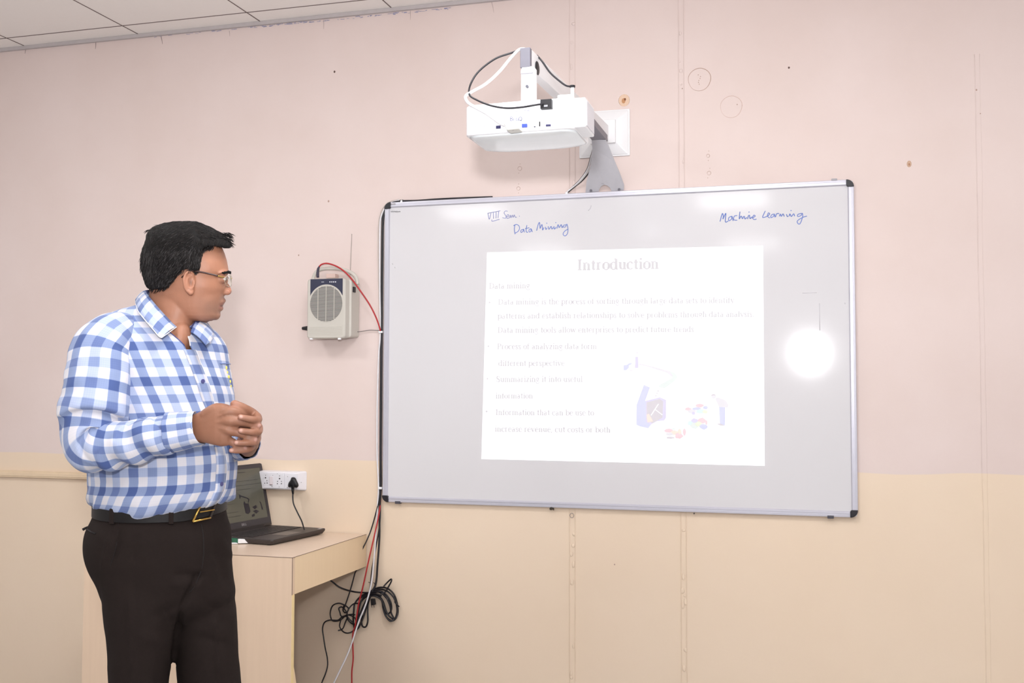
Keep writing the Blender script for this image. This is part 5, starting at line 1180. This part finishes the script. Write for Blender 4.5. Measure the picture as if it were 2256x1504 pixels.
# ---- checked cloth ---------------------------------------------------------
def plaid(name, gain=1.):
    m = bpy.data.materials.new(name); m.use_nodes = True; nt = m.node_tree; b = nt.nodes['Principled BSDF']; b.inputs['Roughness'].default_value = .85; b.inputs['Specular IOR Level'].default_value = .15; b.inputs['Sheen Weight'].default_value = .1
    uv = nt.nodes.new('ShaderNodeUVMap'); sp = nt.nodes.new('ShaderNodeSeparateXYZ'); nt.links.new(uv.outputs[0], sp.inputs[0])
    def ramp(sock_, per):
        d = nt.nodes.new('ShaderNodeMath'); d.operation = 'DIVIDE'; d.inputs[1].default_value = per; nt.links.new(sock_, d.inputs[0])
        f = nt.nodes.new('ShaderNodeMath'); f.operation = 'FRACT'; nt.links.new(d.outputs[0], f.inputs[0])
        r = nt.nodes.new('ShaderNodeValToRGB'); cr = r.color_ramp; cr.interpolation = 'LINEAR'
        S = [(0, 1.), (.24, 1.), (.262, 0), (.50, 0), (.522, .58), (.74, .58), (.762, 0), (.985, 0)]
        while len(cr.elements) > 1: cr.elements.remove(cr.elements[-1])
        cr.elements[0].position = S[0][0]; cr.elements[0].color = (1, 1, 1, 1)
        for p, v in S[1:]: e = cr.elements.new(p); e.color = (v, v, v, 1)
        e = cr.elements.new(1.0); e.color = (1, 1, 1, 1)
        nt.links.new(f.outputs[0], r.inputs[0]); return r.outputs[0]
    a = ramp(sp.outputs[0], .083); c = ramp(sp.outputs[1], .083)
    ad = nt.nodes.new('ShaderNodeMath'); ad.operation = 'ADD'; nt.links.new(a, ad.inputs[0]); nt.links.new(c, ad.inputs[1])
    # fine weave
    def fine(sock_, per, amt):
        d = nt.nodes.new('ShaderNodeMath'); d.operation = 'DIVIDE'; d.inputs[1].default_value = per; nt.links.new(sock_, d.inputs[0])
        f = nt.nodes.new('ShaderNodeMath'); f.operation = 'FRACT'; nt.links.new(d.outputs[0], f.inputs[0])
        g_ = nt.nodes.new('ShaderNodeMath'); g_.operation = 'GREATER_THAN'; g_.inputs[1].default_value = .82; nt.links.new(f.outputs[0], g_.inputs[0])
        m_ = nt.nodes.new('ShaderNodeMath'); m_.operation = 'MULTIPLY'; m_.inputs[1].default_value = amt; nt.links.new(g_.outputs[0], m_.inputs[0]); return m_.outputs[0]
    f1 = fine(sp.outputs[0], .0042, .07); f2 = fine(sp.outputs[1], .0042, .07)
    a1 = nt.nodes.new('ShaderNodeMath'); a1.operation = 'ADD'; nt.links.new(f1, a1.inputs[0]); nt.links.new(f2, a1.inputs[1])
    a2 = nt.nodes.new('ShaderNodeMath'); a2.operation = 'ADD'; nt.links.new(ad.outputs[0], a2.inputs[0]); nt.links.new(a1.outputs[0], a2.inputs[1])
    hf = nt.nodes.new('ShaderNodeMath'); hf.operation = 'MULTIPLY'; hf.inputs[1].default_value = .5; nt.links.new(a2.outputs[0], hf.inputs[0])
    cr_ = nt.nodes.new('ShaderNodeValToRGB'); cr = cr_.color_ramp
    C_ = [(0, (206, 203, 208)), (.30, (163, 173, 200)), (.5, (130, 144, 178)), (.80, (97, 112, 156)), (1., (72, 89, 138))]
    cr.elements[0].position = 0; cr.elements[0].color = rgb(*C_[0][1]); cr.elements[1].position = 1; cr.elements[1].color = rgb(*C_[-1][1])
    for p, q in C_[1:-1]: e = cr.elements.new(p); e.color = rgb(*q)
    nt.links.new(hf.outputs[0], cr_.inputs[0]); nt.links.new(cr_.outputs[0], b.inputs['Base Color'])
    n3 = nt.nodes.new('ShaderNodeTexNoise'); n3.inputs['Scale'].default_value = 900; tc = nt.nodes.new('ShaderNodeTexCoord'); nt.links.new(tc.outputs['Object'], n3.inputs['Vector'])
    bp = nt.nodes.new('ShaderNodeBump'); bp.inputs['Strength'].default_value = .15; bp.inputs['Distance'].default_value = .001; nt.links.new(n3.outputs[0], bp.inputs['Height']); nt.links.new(bp.outputs[0], b.inputs['Normal'])
    return m
PLAID = plaid('checked_cotton')
BT = [  # py, xl, xr, facing (deg), depth/breadth
 (670, 312, 420, 22, .66), (677, 292, 426, 22, .64), (686, 262, 433, 22, .66), (698, 238, 444, 22, .66), (712, 222, 459, 23, .68), (730, 214, 479, 24, .72), (757, 214, 499, 26, .78), (800, 218, 508, 30, .83), (850, 222, 516, 34, .88), (900, 220, 520, 40, .93), (950, 212, 521, 45, .97), (1000, 204, 521, 49, 1.), (1060, 198, 521, 49, 1.), (1085, 197, 520, 45, 1.), (1098, 200, 518, 43, 1.), (1108, 207, 513, 42, .98), (1115, 220, 502, 42, .96), (1119, 234, 488, 42, .95)]
NB = 160
def torso_rings(rows, sub, shrink=0.):
    P = catmull([np.array([r[0], r[1], r[2]]) for r in rows], sub); Q = catmull([np.array([r[3], r[4], 0]) for r in rows], sub); out = []
    for p, q in zip(P, Q):
        py, xl, xr = p; psi = math.radians(q[0]); k = q[1]; hw = (xr-xl)/2*KW-shrink
        a = hw/math.sqrt(math.cos(psi)**2+(k*math.sin(psi))**2); bq_ = a*k
        cxp = (xl+xr)/2; ring = []; arc = 0; prev = None
        B_ = np.array([math.cos(psi), math.sin(psi)]); F_ = np.array([math.sin(psi), -math.cos(psi)])   # (right, depth)
        for j in range(NB+1):
            t = 2*math.pi*(j/NB)-math.pi     # start at the back; 0 = placket
            e = 2/2.15; c1 = math.copysign(abs(math.cos(t))**e, math.cos(t)); s1 = math.copysign(abs(math.sin(t))**e, math.sin(t))
            v = F_*bq_*c1-B_*a*s1
            if prev is not None: arc += float(np.linalg.norm(v-prev))
            prev = v; ring.append((cxp, py, v[0], v[1], arc))
        mid = ring[NB//2][4]
        out.append([(r[0], r[1], r[2], r[3], r[4]-mid) for r in ring])
    return out
tr = torso_rings(BT, 5)
def fold_torso(px, py, u, depth):
    # creases: blousing over the belt, soft diagonal pulls, under the arm
    f = 0.
    wst = math.exp(-((py-1108)/26)**2); f += .010*wst*noise.noise(Vector((u*26, py*.010, 3)))+.004*wst*noise.noise(Vector((u*60, py*.02, 9)))
    mid = math.exp(-((py-1010)/90)**2); f += .006*mid*noise.noise(Vector((u*10, py*.02, 5)))
    up = math.exp(-((py-830)/110)**2); f += .006*up*noise.noise(Vector((u*9+py*.008, py*.014, 15)))
    f += .0015*noise.noise(Vector((u*30, py*.05, 21)))
    return f
sh = M(); V_ = []; UV_ = []; PXY = []
for ri, ring in enumerate(tr):
    row = []
    for (cxp, py, dx_, dd_, arc) in ring[:-1]:
        l_ = math.hypot(dx_, dd_)+1e-9; f = fold_torso(cxp+dx_/K, py, arc, dd_); dx2, dd2 = dx_*(1+f/l_), dd_*(1+f/l_)
        # shoulders slope: near shoulder a little lower
        drop = 0.
        if py < 745: drop = (745-py)/80*(-dd_)*0+ (0 if dx_ > 0 else 0)
        ppy = py+drop; 
        p = W(cxp, ppy, 0)+RG*dx2+FWD*dd2
        if py > 1085: p = p-np.array([0, 0, (py-1085)/34*(.016*math.exp(-((p@RG-W(318, py, 0)@RG)/.06)**2)-.010*math.exp(-((p@RG-W(500, py, 0)@RG)/.05)**2)+.004*noise.noise(Vector((arc*22, 1, 1))))])
        row.append(p); PXY.append((cxp+dx_/K, py))
    V_.append(row)
nr_ = len(tr)
def vw(py): return .0032+.025*max(0, (770-py)/52)**.85
for i, ring in enumerate(tr):
    py = ring[0][1]
    if py >= 770: continue
    w_ = vw(py); arcs = np.array([r[4] for r in ring]); S_ = (arcs[-1]-arcs[0])/2; newa = arcs.copy(); h_ = NB//2
    for sgn in (-1, 1):
        d_ = abs(arcs[h_+sgn]); idx_ = range(h_+1, NB+1) if sgn > 0 else range(0, h_)
        for j in idx_: newa[j] = sgn*(w_+(abs(arcs[j])-d_)*(S_-w_)/(S_-d_))
    P0 = np.array([V_[i][j % NB] for j in range(NB+1)])
    NP = np.stack([np.interp(newa, arcs, P0[:, c_]) for c_ in range(3)], 1)
    V_[i] = [NP[j] for j in range(NB)]
    tr[i] = [(ring[j][0], ring[j][1], ring[j][2], ring[j][3], newa[j]) for j in range(NB+1)]
fs = []; uvs = {}
vlen = [0]
for i in range(1, nr_): vlen.append(vlen[-1]+np.linalg.norm(V_[i][NB//4]-V_[i-1][NB//4])*.5+np.linalg.norm(V_[i][NB//2]-V_[i-1][NB//2])*.5)
for i in range(nr_-1):
    for j in range(NB):
        k = (j+1) % NB; py = tr[i][0][1]; arc = tr[i][j][4]
        # open neck: a V below the collar
        if py < 768 and j in (NB//2-1, NB//2): continue
        fs.append((i*NB+j, i*NB+k, (i+1)*NB+k, (i+1)*NB+j))
        def uvp(ii, jj):
            return (tr[ii][jj][4]+.052, -vlen[ii]+.068+.03*abs(tr[ii][jj][4]))
        uvs[len(fs)-1] = [uvp(i, j), uvp(i, j+1), uvp(i+1, j+1), uvp(i+1, j)]
sh.add([p for r in V_ for p in r], fs, uvs)
shirt = sh.build('shirt', PLAID, body, smooth=True, recalc=False)
so = shirt.modifiers.new('thick', 'SOLIDIFY'); so.thickness = .0014; so.offset = -1

def sleeve(path, name, fold_c, u0=0., v0=0., n=80, sub=7, foldamp=.008, flat=1., steps=()):
    # path: (px, py, d, r_inplane_px, r_depth_m)
    C_ = catmull([W(p[0], p[1], p[2]) for p in path], sub); R_ = catmull([np.array([p[3]*KW, p[4], 0]) for p in path], sub)
    T_ = []
    for i in range(len(C_)):
        t = C_[min(i+1, len(C_)-1)]-C_[max(i-1, 0)]; T_.append(t/np.linalg.norm(t))
    rings = []; L = 0; uvg = []
    for i in range(len(C_)):
        if i: L += float(np.linalg.norm(C_[i]-C_[i-1]))
        dn = FWD-T_[i]*np.dot(FWD, T_[i]); dn /= np.linalg.norm(dn); inp = np.cross(T_[i], dn)
        rr_ = []; ug = []
        for j in range(n):
            a = 2*math.pi*j/n; base = inp*R_[i][0]*math.cos(a)+dn*R_[i][1]*math.sin(a); p = C_[i]+base; nn = base/np.linalg.norm(base)
            f = .0045*noise.noise(Vector((L*11, math.cos(a)*1.3, math.sin(a)*1.3)))+.0016*noise.noise(Vector((L*50, math.cos(a)*3, math.sin(a)*3)))
            for (lc, ls, ac, asg, amp, fr, sk_) in fold_c:
                da = (a-ac+math.pi) % (2*math.pi)-math.pi
                f += amp*math.exp(-((L-lc)/ls)**2)*math.exp(-(da/asg)**2)*math.sin(fr*(L-lc)+sk_*da)
            g_ = 0.
            for (lc, sl, ac, asg, A_, B_) in steps:
                da = (a-ac+math.pi) % (2*math.pi)-math.pi; s1_ = L-(lc+sl*da+.016*da*da); e_ = math.exp(-(da/asg)**2); sm1 = 1/(1+math.exp(-s1_/.0016))
                f += e_*((1-sm1)*A_*math.exp(min(0, s1_)/.028)-sm1*B_*math.exp(-max(0, s1_)/.020)); g_ += e_*(1-sm1)*A_*.9*math.exp(min(0, s1_)/.010)
            rr_.append(p+nn*f+T_[i]*g_); ug.append((a, L))
        rings.append(rr_); uvg.append(ug)
    mm = M()
    def uvf(i, j):
        a, l = uvg[i][j % n]; a = a+(2*math.pi if j == n else 0); rm = .062
        return (a*rm+u0, -l+v0)
    mm.loft(rings, cap=False, uvf=uvf)
    o = mm.build(name, PLAID, shirt, smooth=True)
    so = o.modifiers.new('thick', 'SOLIDIFY'); so.thickness = .0014; so.offset = -1
    return o, C_, T_, rings
NS = [(282, 716, -.060, 14, .03), (262, 726, -.085, 40, .055), (240, 748, -.110, 57, .066), (225, 778, -.128, 66, .071), (219, 825, -.145, 71, .072), (211, 880, -.160, 71, .070), (203, 925, -.170, 69, .068), (199, 957, -.178, 66, .066), (214, 975, -.184, 62, .060), (246, 980, -.192, 52, .053), (290, 975, -.200, 47.5, .049), (330, 965, -.205, 45, .046), (358, 958, -.206, 43, .044), (374, 954, -.206, 40, .041)]
o_, C1, T1, rg1 = sleeve(NS, 'sleeve', [(.345, .055, math.pi*1.06, .9, .0085, 120, 1.2), (.30, .10, math.pi*1.0, 1.3, .004, 70, -1.), (.52, .08, 4.7, 1.6, .0042, 85, 1.6), (.62, .04, 4.7, 2.2, .003, 150, .8), (.44, .05, 4.4, 1.2, .005, 95, 2.)], .018, .030, sub=18, steps=[(.232, .0, 5.0, 1.3, .012, .020), (.285, -.035, 4.9, .75, .006, .009), (.40, .035, 5.6, .7, .004, .004), (.47, -.03, 5.4, .8, .004, .004), (.545, .03, 5.2, .8, .003, .0035), (.34, .02, 4.2, .6, .003, .004)])
CF_ = [(371, 955, -.2065, 42.5, .0435), (378, 954, -.2065, 42, .043), (402, 950, -.2062, 39.5, .040), (425, 946, -.2055, 37, .037), (434, 945, -.205, 36, .0362), (436, 944.5, -.205, 34.5, .035)]
cf, C2, T2, rg2 = sleeve(CF_, 'cuff', [], .030, .010, sub=4)
# far arm
FS = [(430, 735, .05, 12, .03), (440, 748, .08, 36, .05), (450, 775, .11, 50, .06), (456, 820, .13, 53, .062), (464, 880, .15, 54, .06), (470, 935, .16, 52, .058), (484, 962, .15, 48, .052), (505, 974, .10, 42, .046), (522, 981, .05, 36, .040), (534, 984, .015, 31, .034)]
sleeve(FS, 'sleeve', [(.42, .06, 4.4, 1.5, .005, 100, 1.5)], .04, .02)
CF2 = [(530, 984, .022, 33, .036), (538, 984, -.004, 30, .033), (545, 983, -.030, 28, .030), (547, 982.5, -.038, 27, .029)]
sleeve(CF2, 'cuff', [], .01, .03, sub=4)
# elbow tab button, front buttons
BTN = mat('brown_button', rgb(120, 60, 70), .35); BTN2 = mat('navy_button', rgb(70, 70, 120), .35)
c_ = W(149, 951, -.2245); _n = -(FWD*.72+RG*.69); c_ = c_-_n*.001; bo = M().cyl(c_, c_+_n*.0045, .0060, n=16); bo.build('button', BTN, shirt, smooth=False, bevel=.0008)
tabp = [W(135, 940, -.222), W(152, 934, -.2335), W(163, 944, -.2375), W(163, 957, -.2375), W(150, 964, -.2335), (W(134, 962, -.220))]
# placket band down the front
def surf_pt(py, off_arc, lift=.0015):
    i = min(range(nr_), key=lambda k: abs(tr[k][0][1]-py)); ring = tr[i]; arcs = [r[4] for r in ring[:-1]]
    j = min(range(NB), key=lambda k: abs(arcs[k]-off_arc)); p = V_[i][j]; cxp = W(tr[i][0][0], py, 0); n_ = p-cxp; n_[2] = 0; n_ /= np.linalg.norm(n_)+1e-9; return p+n_*lift
pk = M(); L_, R_ = [], []; vv = []
pys = [tr[i][0][1] for i in range(nr_) if 768 < tr[i][0][1] < 1126]
for py in pys: L_.append(surf_pt(py, -.016, .0025)); R_.append(surf_pt(py, .016, .0010))
lst = len(L_); uvp_ = {}
ffs = []
for i in range(lst-1):
    ffs.append((i, lst+i, lst+i+1, i+1)); uvp_[i] = [(.036, -(pys[i]-700)*K+.05), (.068, -(pys[i]-700)*K+.05), (.068, -(pys[i+1]-700)*K+.05), (.036, -(pys[i+1]-700)*K+.05)]
pk.add(L_+R_, ffs, uvp_); pko = pk.build('placket', PLAID, shirt, smooth=True, recalc=False); so = pko.modifiers.new('t', 'SOLIDIFY'); so.thickness = .0022; so.offset = 0
NAVYT = mat('navy_trim', rgb(62, 68, 120), .7)
M().tube([surf_pt(py, -.0165, .0025) for py in pys], .0011, 6).build('placket_edge', NAVYT, shirt, smooth=True)
M().tube([surf_pt(py, -.0125, .0036) for py in pys], .0006, 6).build('placket_stitch', mat('white_thread', rgb(228, 228, 240), .6), shirt, smooth=True)
for py in (842, 920, 1058):
    p = surf_pt(py, .0, .0036); q = surf_pt(py, .0, .0060); M().cyl(p, q, .0050, n=14).build('button', BTN2, shirt, bevel=.0006)
# collar
def collar(inner, outer, name, lining, seg=6):
    I = catmull([W(*p) for p in inner], seg); O = catmull([W(*p) for p in outer], seg); mm = M(); n = len(I); m_ = 5; vs_ = []; uv = []
    L = 0
    for i in range(n):
        if i: L += float(np.linalg.norm(O[i]-O[i-1]))
        wd = float(np.linalg.norm(O[i]-I[i]))
        for k in range(m_+1):
            t = k/m_; p = I[i]*(1-t)+O[i]*t+np.array([0, 0, .004*math.sin(math.pi*t)]); vs_.append(p); uv.append((L+.005, t*wd+.012))
    fs_ = [(i*(m_+1)+k, (i+1)*(m_+1)+k, (i+1)*(m_+1)+k+1, i*(m_+1)+k+1) for i in range(n-1) for k in range(m_)]
    mm.add(vs_, fs_, uv); o = mm.build(name, [PLAID, lining], shirt, smooth=True, recalc=False)
    s2 = o.modifiers.new('t', 'SOLIDIFY'); s2.thickness = .0022; s2.offset = 0
    return o, I, O
LIN = mat('navy_lining', rgb(44, 48, 92), .8)
WPIPE = mat('white_piping', rgb(236, 236, 244), .7)
c1o, I1, O1 = collar([(330, 640, .052), (321, 640, .02), (322, 643, -.012), (330, 655, -.058), (347, 676, -.082), (366, 697, -.092), (380, 712, -.094), (389, 720, -.094)],
                     [(314, 662, .062), (301, 657, .025), (299, 666, -.045), (305, 685, -.092), (320, 705, -.118), (338, 726, -.136), (350, 740, -.143), (357, 743, -.145)], 'collar', LIN)
e_ = [o+np.array([0, 0, -.0005])-FWD*.0012 for o in O1]; M().tube(e_, .0011, 6).build('piping', WPIPE, shirt, smooth=True)
M().tube([O1[-1]-FWD*.001, (O1[-1]+I1[-1])/2-FWD*.001, I1[-1]-FWD*.001], .0009, 6).build('piping', WPIPE, shirt, smooth=True)
c2o, I2, O2 = collar([(420, 731, -.088), (425, 720, -.070), (430, 711, -.045), (434, 704, -.010), (432, 694, .030), (418, 680, .062), (385, 655, .075), (350, 641, .070), (330, 640, .052)],
                     [(453, 760, -.100), (463, 753, -.085), (469, 743, -.058), (470, 731, -.015), (462, 718, .040), (445, 700, .085), (395, 672, .105), (345, 660, .09), (314, 662, .062)], 'collar', LIN)
# dark inner stand of the collar, seen at the back of the neck and at the far side of the throat
M().tube(catmull([W(424, 722, -.060), W(431, 712, -.040), W(437, 706, -.012), W(440, 702, .02)], 5), [.006]*16, 8, flat=.5).build('collar_stand', LIN, shirt, smooth=True)
M().tube(catmull([W(330, 640, .02), W(323, 641, .0), W(324, 645, -.012)], 5), [.0035]*11, 8, flat=.6).build('collar_stand', LIN, shirt, smooth=True)
for sgn in (-1, 1):
    M().tube([V_[i][NB//2+sgn]+(-FWD)*.0004 for i in range(nr_) if tr[i][0][1] < 770 and tr[i][0][1] > 690], .0012, 6).build('neck_edge', WPIPE if sgn < 0 else NAVYT, shirt, smooth=True)
# chest pocket badge
EMB = mat('yellow_embroidery', rgb(214, 198, 96), .7); 
mm = M()
for (x, y), r in (((497, 813), .0045), ((500, 820), .0035), ((502, 832), .004), ((504, 842), .0038), ((499, 827), .003), ((504, 850), .003)):
    mm.ell(surf_pt(y, 0, 0)*0+W(x, y, -.035-(.0)*0), r, .004, r*1.3, n=10, m=6)
def near_surface(x, y, lift=.002):
    best = None
    for i in range(nr_):
        if abs(tr[i][0][1]-y) > 8: continue
        for j in range(NB):
            dd_ = tr[i][j][3]
            if dd_ > .02: continue
            xx = tr[i][j][0]+tr[i][j][2]/K; e = (xx-x)**2+(tr[i][j][1]-y)**2*2
            if best is None or e < best[0]: best = (e, i, j)
    p = V_[best[1]][best[2]]; c = W(tr[best[1]][0][0], tr[best[1]][0][1], 0); n_ = p-c; n_[2] = 0; n_ /= np.linalg.norm(n_); return p+n_*lift, n_
mm = M()
for (x, y), r in (((495, 812), .0045), ((498, 820), .0032), ((499.5, 832), .004), ((502, 842), .0038), ((497, 827), .0028), ((503, 850), .003)):
    p, n_ = near_surface(x, y, .001); mm.ell(p, r*.7, r*.35, r*1.1, n=10, m=6)
mm.build('pocket_embroidery', EMB, shirt, smooth=True)
pts = [near_surface(*q, .0018)[0] for q in ((478, 797), (487, 799), (497, 801), (506, 803))]
M().tube(pts, .0011, 6).build('pocket_edge', mat('pocket_edge_blue', rgb(120, 138, 190), .7), shirt, smooth=True)

# ---- trousers ----------------------------------------------------------------
TRM = mat('dark_brown_cloth', rgb(37, 30, 28), .85, spec=.1, noise_amt=.1, noise_scale=300, bump=.3, bump_scale=700)
tm = M()
TB = [(1100, 216, 496, .142), (1112, 212, 498, .144), (1140, 203, 503, .148), (1165, 191, 511, .153), (1190, 187, 513, .152), (1220, 189, 514, .150), (1250, 198, 515, .146), (1280, 213, 517, .14), (1310, 224, 521, .132), (1335, 240, 512, .118), (1360, 275, 490, .09)]
P = catmull([np.array(r[:3]) for r in TB], 4); Q = catmull([np.array([r[3], 0, 0]) for r in TB], 4)
rings = []
for p, q in zip(P, Q):
    py, xl, xr = p; hw = (xr-xl)/2*KW; r_ = []
    for k in range(72):
        t = 2*math.pi*k/72; e = 2/2.2; c1 = math.copysign(abs(math.cos(t))**e, math.cos(t)); s1 = math.copysign(abs(math.sin(t))**e, math.sin(t))
        f = 1+.018*noise.noise(Vector((math.cos(t)*2.2, math.sin(t)*2.2, py*.012)))
        r_.append(W((xl+xr)/2, py, 0)+RG*hw*c1*f+FWD*q[0]*s1*f)
    rings.append(r_)
tm.loft(rings)
def leg(rows):
    P = catmull([np.array([r[0], r[1], r[2]]) for r in rows], 5); Q = catmull([np.array([r[3], r[4], 0]) for r in rows], 5); rings = []
    for p, q in zip(P, Q):
        py, xl, xr = p; hw = (xr-xl)/2*KW; r_ = []
        for k in range(56):
            t = 2*math.pi*k/56; e = 2/2.1; c1 = math.copysign(abs(math.cos(t))**e, math.cos(t)); s1 = math.copysign(abs(math.sin(t))**e, math.sin(t))
            cr_ = .004*math.exp(-((t-math.radians(290))/.12)**2)
            f = 1+.035*noise.noise(Vector((math.cos(t)*1.6, math.sin(t)*1.6, py*.009+rows[0][1])))+.02*noise.noise(Vector((math.cos(t)*3, math.sin(t)*3, py*.03)))
            r_.append(W((xl+xr)/2, py, q[0])+RG*(hw*c1*f+cr_*math.cos(t))+FWD*(q[1]*s1*f+cr_*math.sin(t)))
        rings.append(r_)
    tm.loft(rings)
leg([(1240, 205, 400, -.045, .098), (1300, 225, 405, -.052, .098), (1360, 230, 396, -.058, .095), (1420, 237, 386, -.062, .090), (1500, 240, 371, -.066, .083), (1600, 246, 366, -.068, .076), (1700, 252, 368, -.066, .070), (1850, 246, 358, -.056, .066), (2000, 246, 352, -.048, .064), (2085, 244, 354, -.045, .066)])
leg([(1240, 330, 512, .010, .105), (1300, 350, 519, .020, .100), (1360, 372, 524, .022, .096), (1420, 383, 527, .022, .090), (1500, 390, 533, .020, .083), (1600, 396, 532, .016, .077), (1700, 402, 530, .015, .070), (1850, 402, 520, .03, .066), (2000, 402, 512, .038, .064), (2085, 400, 514, .04, .066)])
# pulled crease under the fly and seat folds
trz = tm.build('trousers', TRM, body, smooth=True)
remesh(trz, .006, 3, .5)
# folds by displacement
me = trz.data; n = len(me.vertices); co = np.empty(n*3); me.vertices.foreach_get('co', co); co = co.reshape(-1, 3); no = np.empty(n*3); me.vertices.foreach_get('normal', no); no = no.reshape(-1, 3)
dv = co+ORGP-CAM; zz = dv@CF; PX = 1128+FPX*(dv@CR)/zz; PY = 752-FPX*(dv@CU)/zz; near = (zz-PDIST) < .02
dsp = np.zeros(n)
def crease(x0, y0, x1, y1, w, amp, ext=0.):
    global dsp
    d_ = np.array([x1-x0, y1-y0], float); L = np.linalg.norm(d_); d_ /= L; s_ = (PX-x0)*d_[0]+(PY-y0)*d_[1]; t = -(PX-x0)*d_[1]+(PY-y0)*d_[0]
    dsp += near*amp*np.exp(-(t/w)**2)*np.clip(np.minimum(s_, L-s_)/(L*.25)+.3, 0, 1)
for a in [(439, 1262, 400, 1340, 7, -.010), (400, 1340, 383, 1460, 6, -.012), (450, 1270, 385, 1262, 7, -.005), (445, 1290, 375, 1285, 9, .004), (300, 1175, 290, 1240, 8, -.004), (262, 1165, 238, 1250, 7, -.005), (240, 1180, 226, 1260, 6, .004), (250, 1230, 262, 1190, 6, -.004), (330, 1180, 345, 1330, 14, .002), (470, 1200, 500, 1290, 10, -.004), (480, 1180, 512, 1230, 8, .003), (440, 1310, 500, 1380, 12, -.004), (330, 1360, 400, 1330, 10, -.003), (430, 1400, 500, 1420, 10, -.003), (300, 1400, 380, 1420, 12, .003), (285, 1300, 290, 1500, 7, .004), (478, 1350, 484, 1500, 7, .003)]: crease(*a)
co2 = co+no*dsp[:, None]; me.vertices.foreach_set('co', co2.ravel()); me.update()
def tpath(pts, lift, it=6):
    P = [tsurf(x, y, lift)[0] for x, y in pts]
    for _ in range(it): P = [P[0]]+[(P[i-1]+P[i]*2+P[i+1])/4 for i in range(1, len(P)-1)]+[P[-1]]
    return P
def tsurf(x, y, lift=.0012):
    k = np.argmin(np.where(near, (PX-x)**2+(PY-y)**2, 1e9)); return co2[k]+ORGP+no[k]*lift, no[k]
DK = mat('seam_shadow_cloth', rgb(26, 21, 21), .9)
M().tube(tpath([(p[0], p[1]) for p in catmull([(443, 1156, 0), (448, 1180, 0), (449, 1215, 0), (445, 1250, 0), (436, 1282, 0), (420, 1308, 0)], 5)], .0006, 8), .0012, 6).build('fly_seam', DK, trz, smooth=True)
M().tube(tpath(((262, 1146), (260, 1160), (259, 1175), (257, 1188), (255, 1200), (252, 1213), (249, 1225), (244, 1245)), .0004), .0008, 6).build('side_seam', DK, trz, smooth=True)
M().tube([tsurf(x, y, .001)[0] for x, y in ((193, 1166), (202, 1171), (212, 1175))], .0018, 6).build('pocket_edge', DK, trz, smooth=True)
M().tube(catmull([W(197, 1160, -.05), W(189, 1163, -.055), W(183, 1166, -.055)], 4), [.003]*8+[.0035], 8).build('cord_loop', DK, trz, smooth=True)
# belt
BLT = mat('black_leather', rgb(20, 17, 18), .5, spec=.3, noise_amt=.1, noise_scale=120); 
def beltp(t):        # t angle; around the waist, drooping at the front
    c1, s1 = math.cos(t), math.sin(t); e = 2/2.2; x = 354+138*math.copysign(abs(c1)**e, c1); d = .150*math.copysign(abs(s1)**e, s1)
    y = 1119+max(0, -s1)*3-13*max(0, c1-.25)*(1 if s1 < 0 else .5)
    return x, y, d
mm = M(); rg = []
for k in range(120):
    t = 2*math.pi*k/120; x, y, d = beltp(t); dirn = RG*math.cos(t)+FWD*math.sin(t); c = W(x, y, 0)*1; c = W(354, y, 0)+RG*(x-354)*K+FWD*d
    up = np.array([0, 0, .0130]); rg.append([c+up, c+up+dirn*.004, c-up+dirn*.004, c-up])
rg.append(rg[0]); mm.loft(rg, cap=False); belt = mm.build('belt', BLT, body, bevel=.001)
def bpt(t, z=0, o=.006): x, y, d = beltp(t); dirn = RG*math.cos(t)+FWD*math.sin(t); return W(354, y, 0)+RG*(x-354)*K+FWD*d+dirn*o+np.array([0, 0, z]), dirn
GOLD = mat('gold_buckle', rgb(196, 158, 84), .25, metal=.9)
def angx(px):       # angle on the near side for an image column
    return min([math.radians(a) for a in range(181, 360)], key=lambda t: abs(beltp(t)[0]-px))
ta, tb = angx(424), angx(458)
A0, _ = bpt(ta+.07, .0175); A1, _ = bpt(ta-.06, -.0165); B0, _ = bpt(tb+.05, .0175); B1, _ = bpt(tb-.07, -.0165)
for q0_, q1_ in ((A0, A1), (A1, B1), (B0, A0)):
    M().tube([q0_, (q0_+q1_)/2-FWD*.001, q1_], .0030, 8, flat=.8).build('buckle', GOLD, belt, smooth=True)
M().tube([B0, B1], .0024, 8).build('buckle', mat('dark_buckle_bar', rgb(48, 40, 36), .3, metal=.6), belt)
M().tube([bpt((ta+tb)/2-.12, .002, .008)[0], bpt(tb, .0, .008)[0]], .0015, 6).build('buckle_prong', GOLD, belt)
for px in (374, 262):
    t = angx(px); pts = [bpt(t, z, o)[0] for z, o in ((.018, .002), (.016, .0068), (-.016, .0068), (-.018, .002))]
    M().prism([p-RG*.005 for p in pts], RG*.010).build('belt_loop', TRM, belt)
# shoes
SHO = mat('black_shoe_leather', rgb(24, 21, 20), .3)
for L, yaw_ in ((LEGN, -.35), (LEGF, -.1)):
    a = W(L[-1][0], 2085, L[-1][2]); fd = RG*math.cos(yaw_)+FWD*math.sin(yaw_); sd_ = np.array([-fd[1], fd[0], 0]); rg = []
    for u, hw, h_ in ((-.07, .020, .06), (-.055, .034, .085), (-.02, .040, .095), (.04, .043, .08), (.10, .047, .06), (.15, .045, .048), (.185, .034, .038), (.20, .015, .025)):
        r_ = []
        for k in range(20):
            t = 2*math.pi*k/20; z = h_/2+h_/2*math.sin(t); r_.append(np.array([a[0], a[1], 0])+fd*u+sd_*hw*math.cos(t)*(1 if math.sin(t) < 0 else .85)+np.array([0, 0, max(.001, z)]))
        rg.append(r_)
    M().loft(rg).build('shoe', SHO, body, smooth=True)
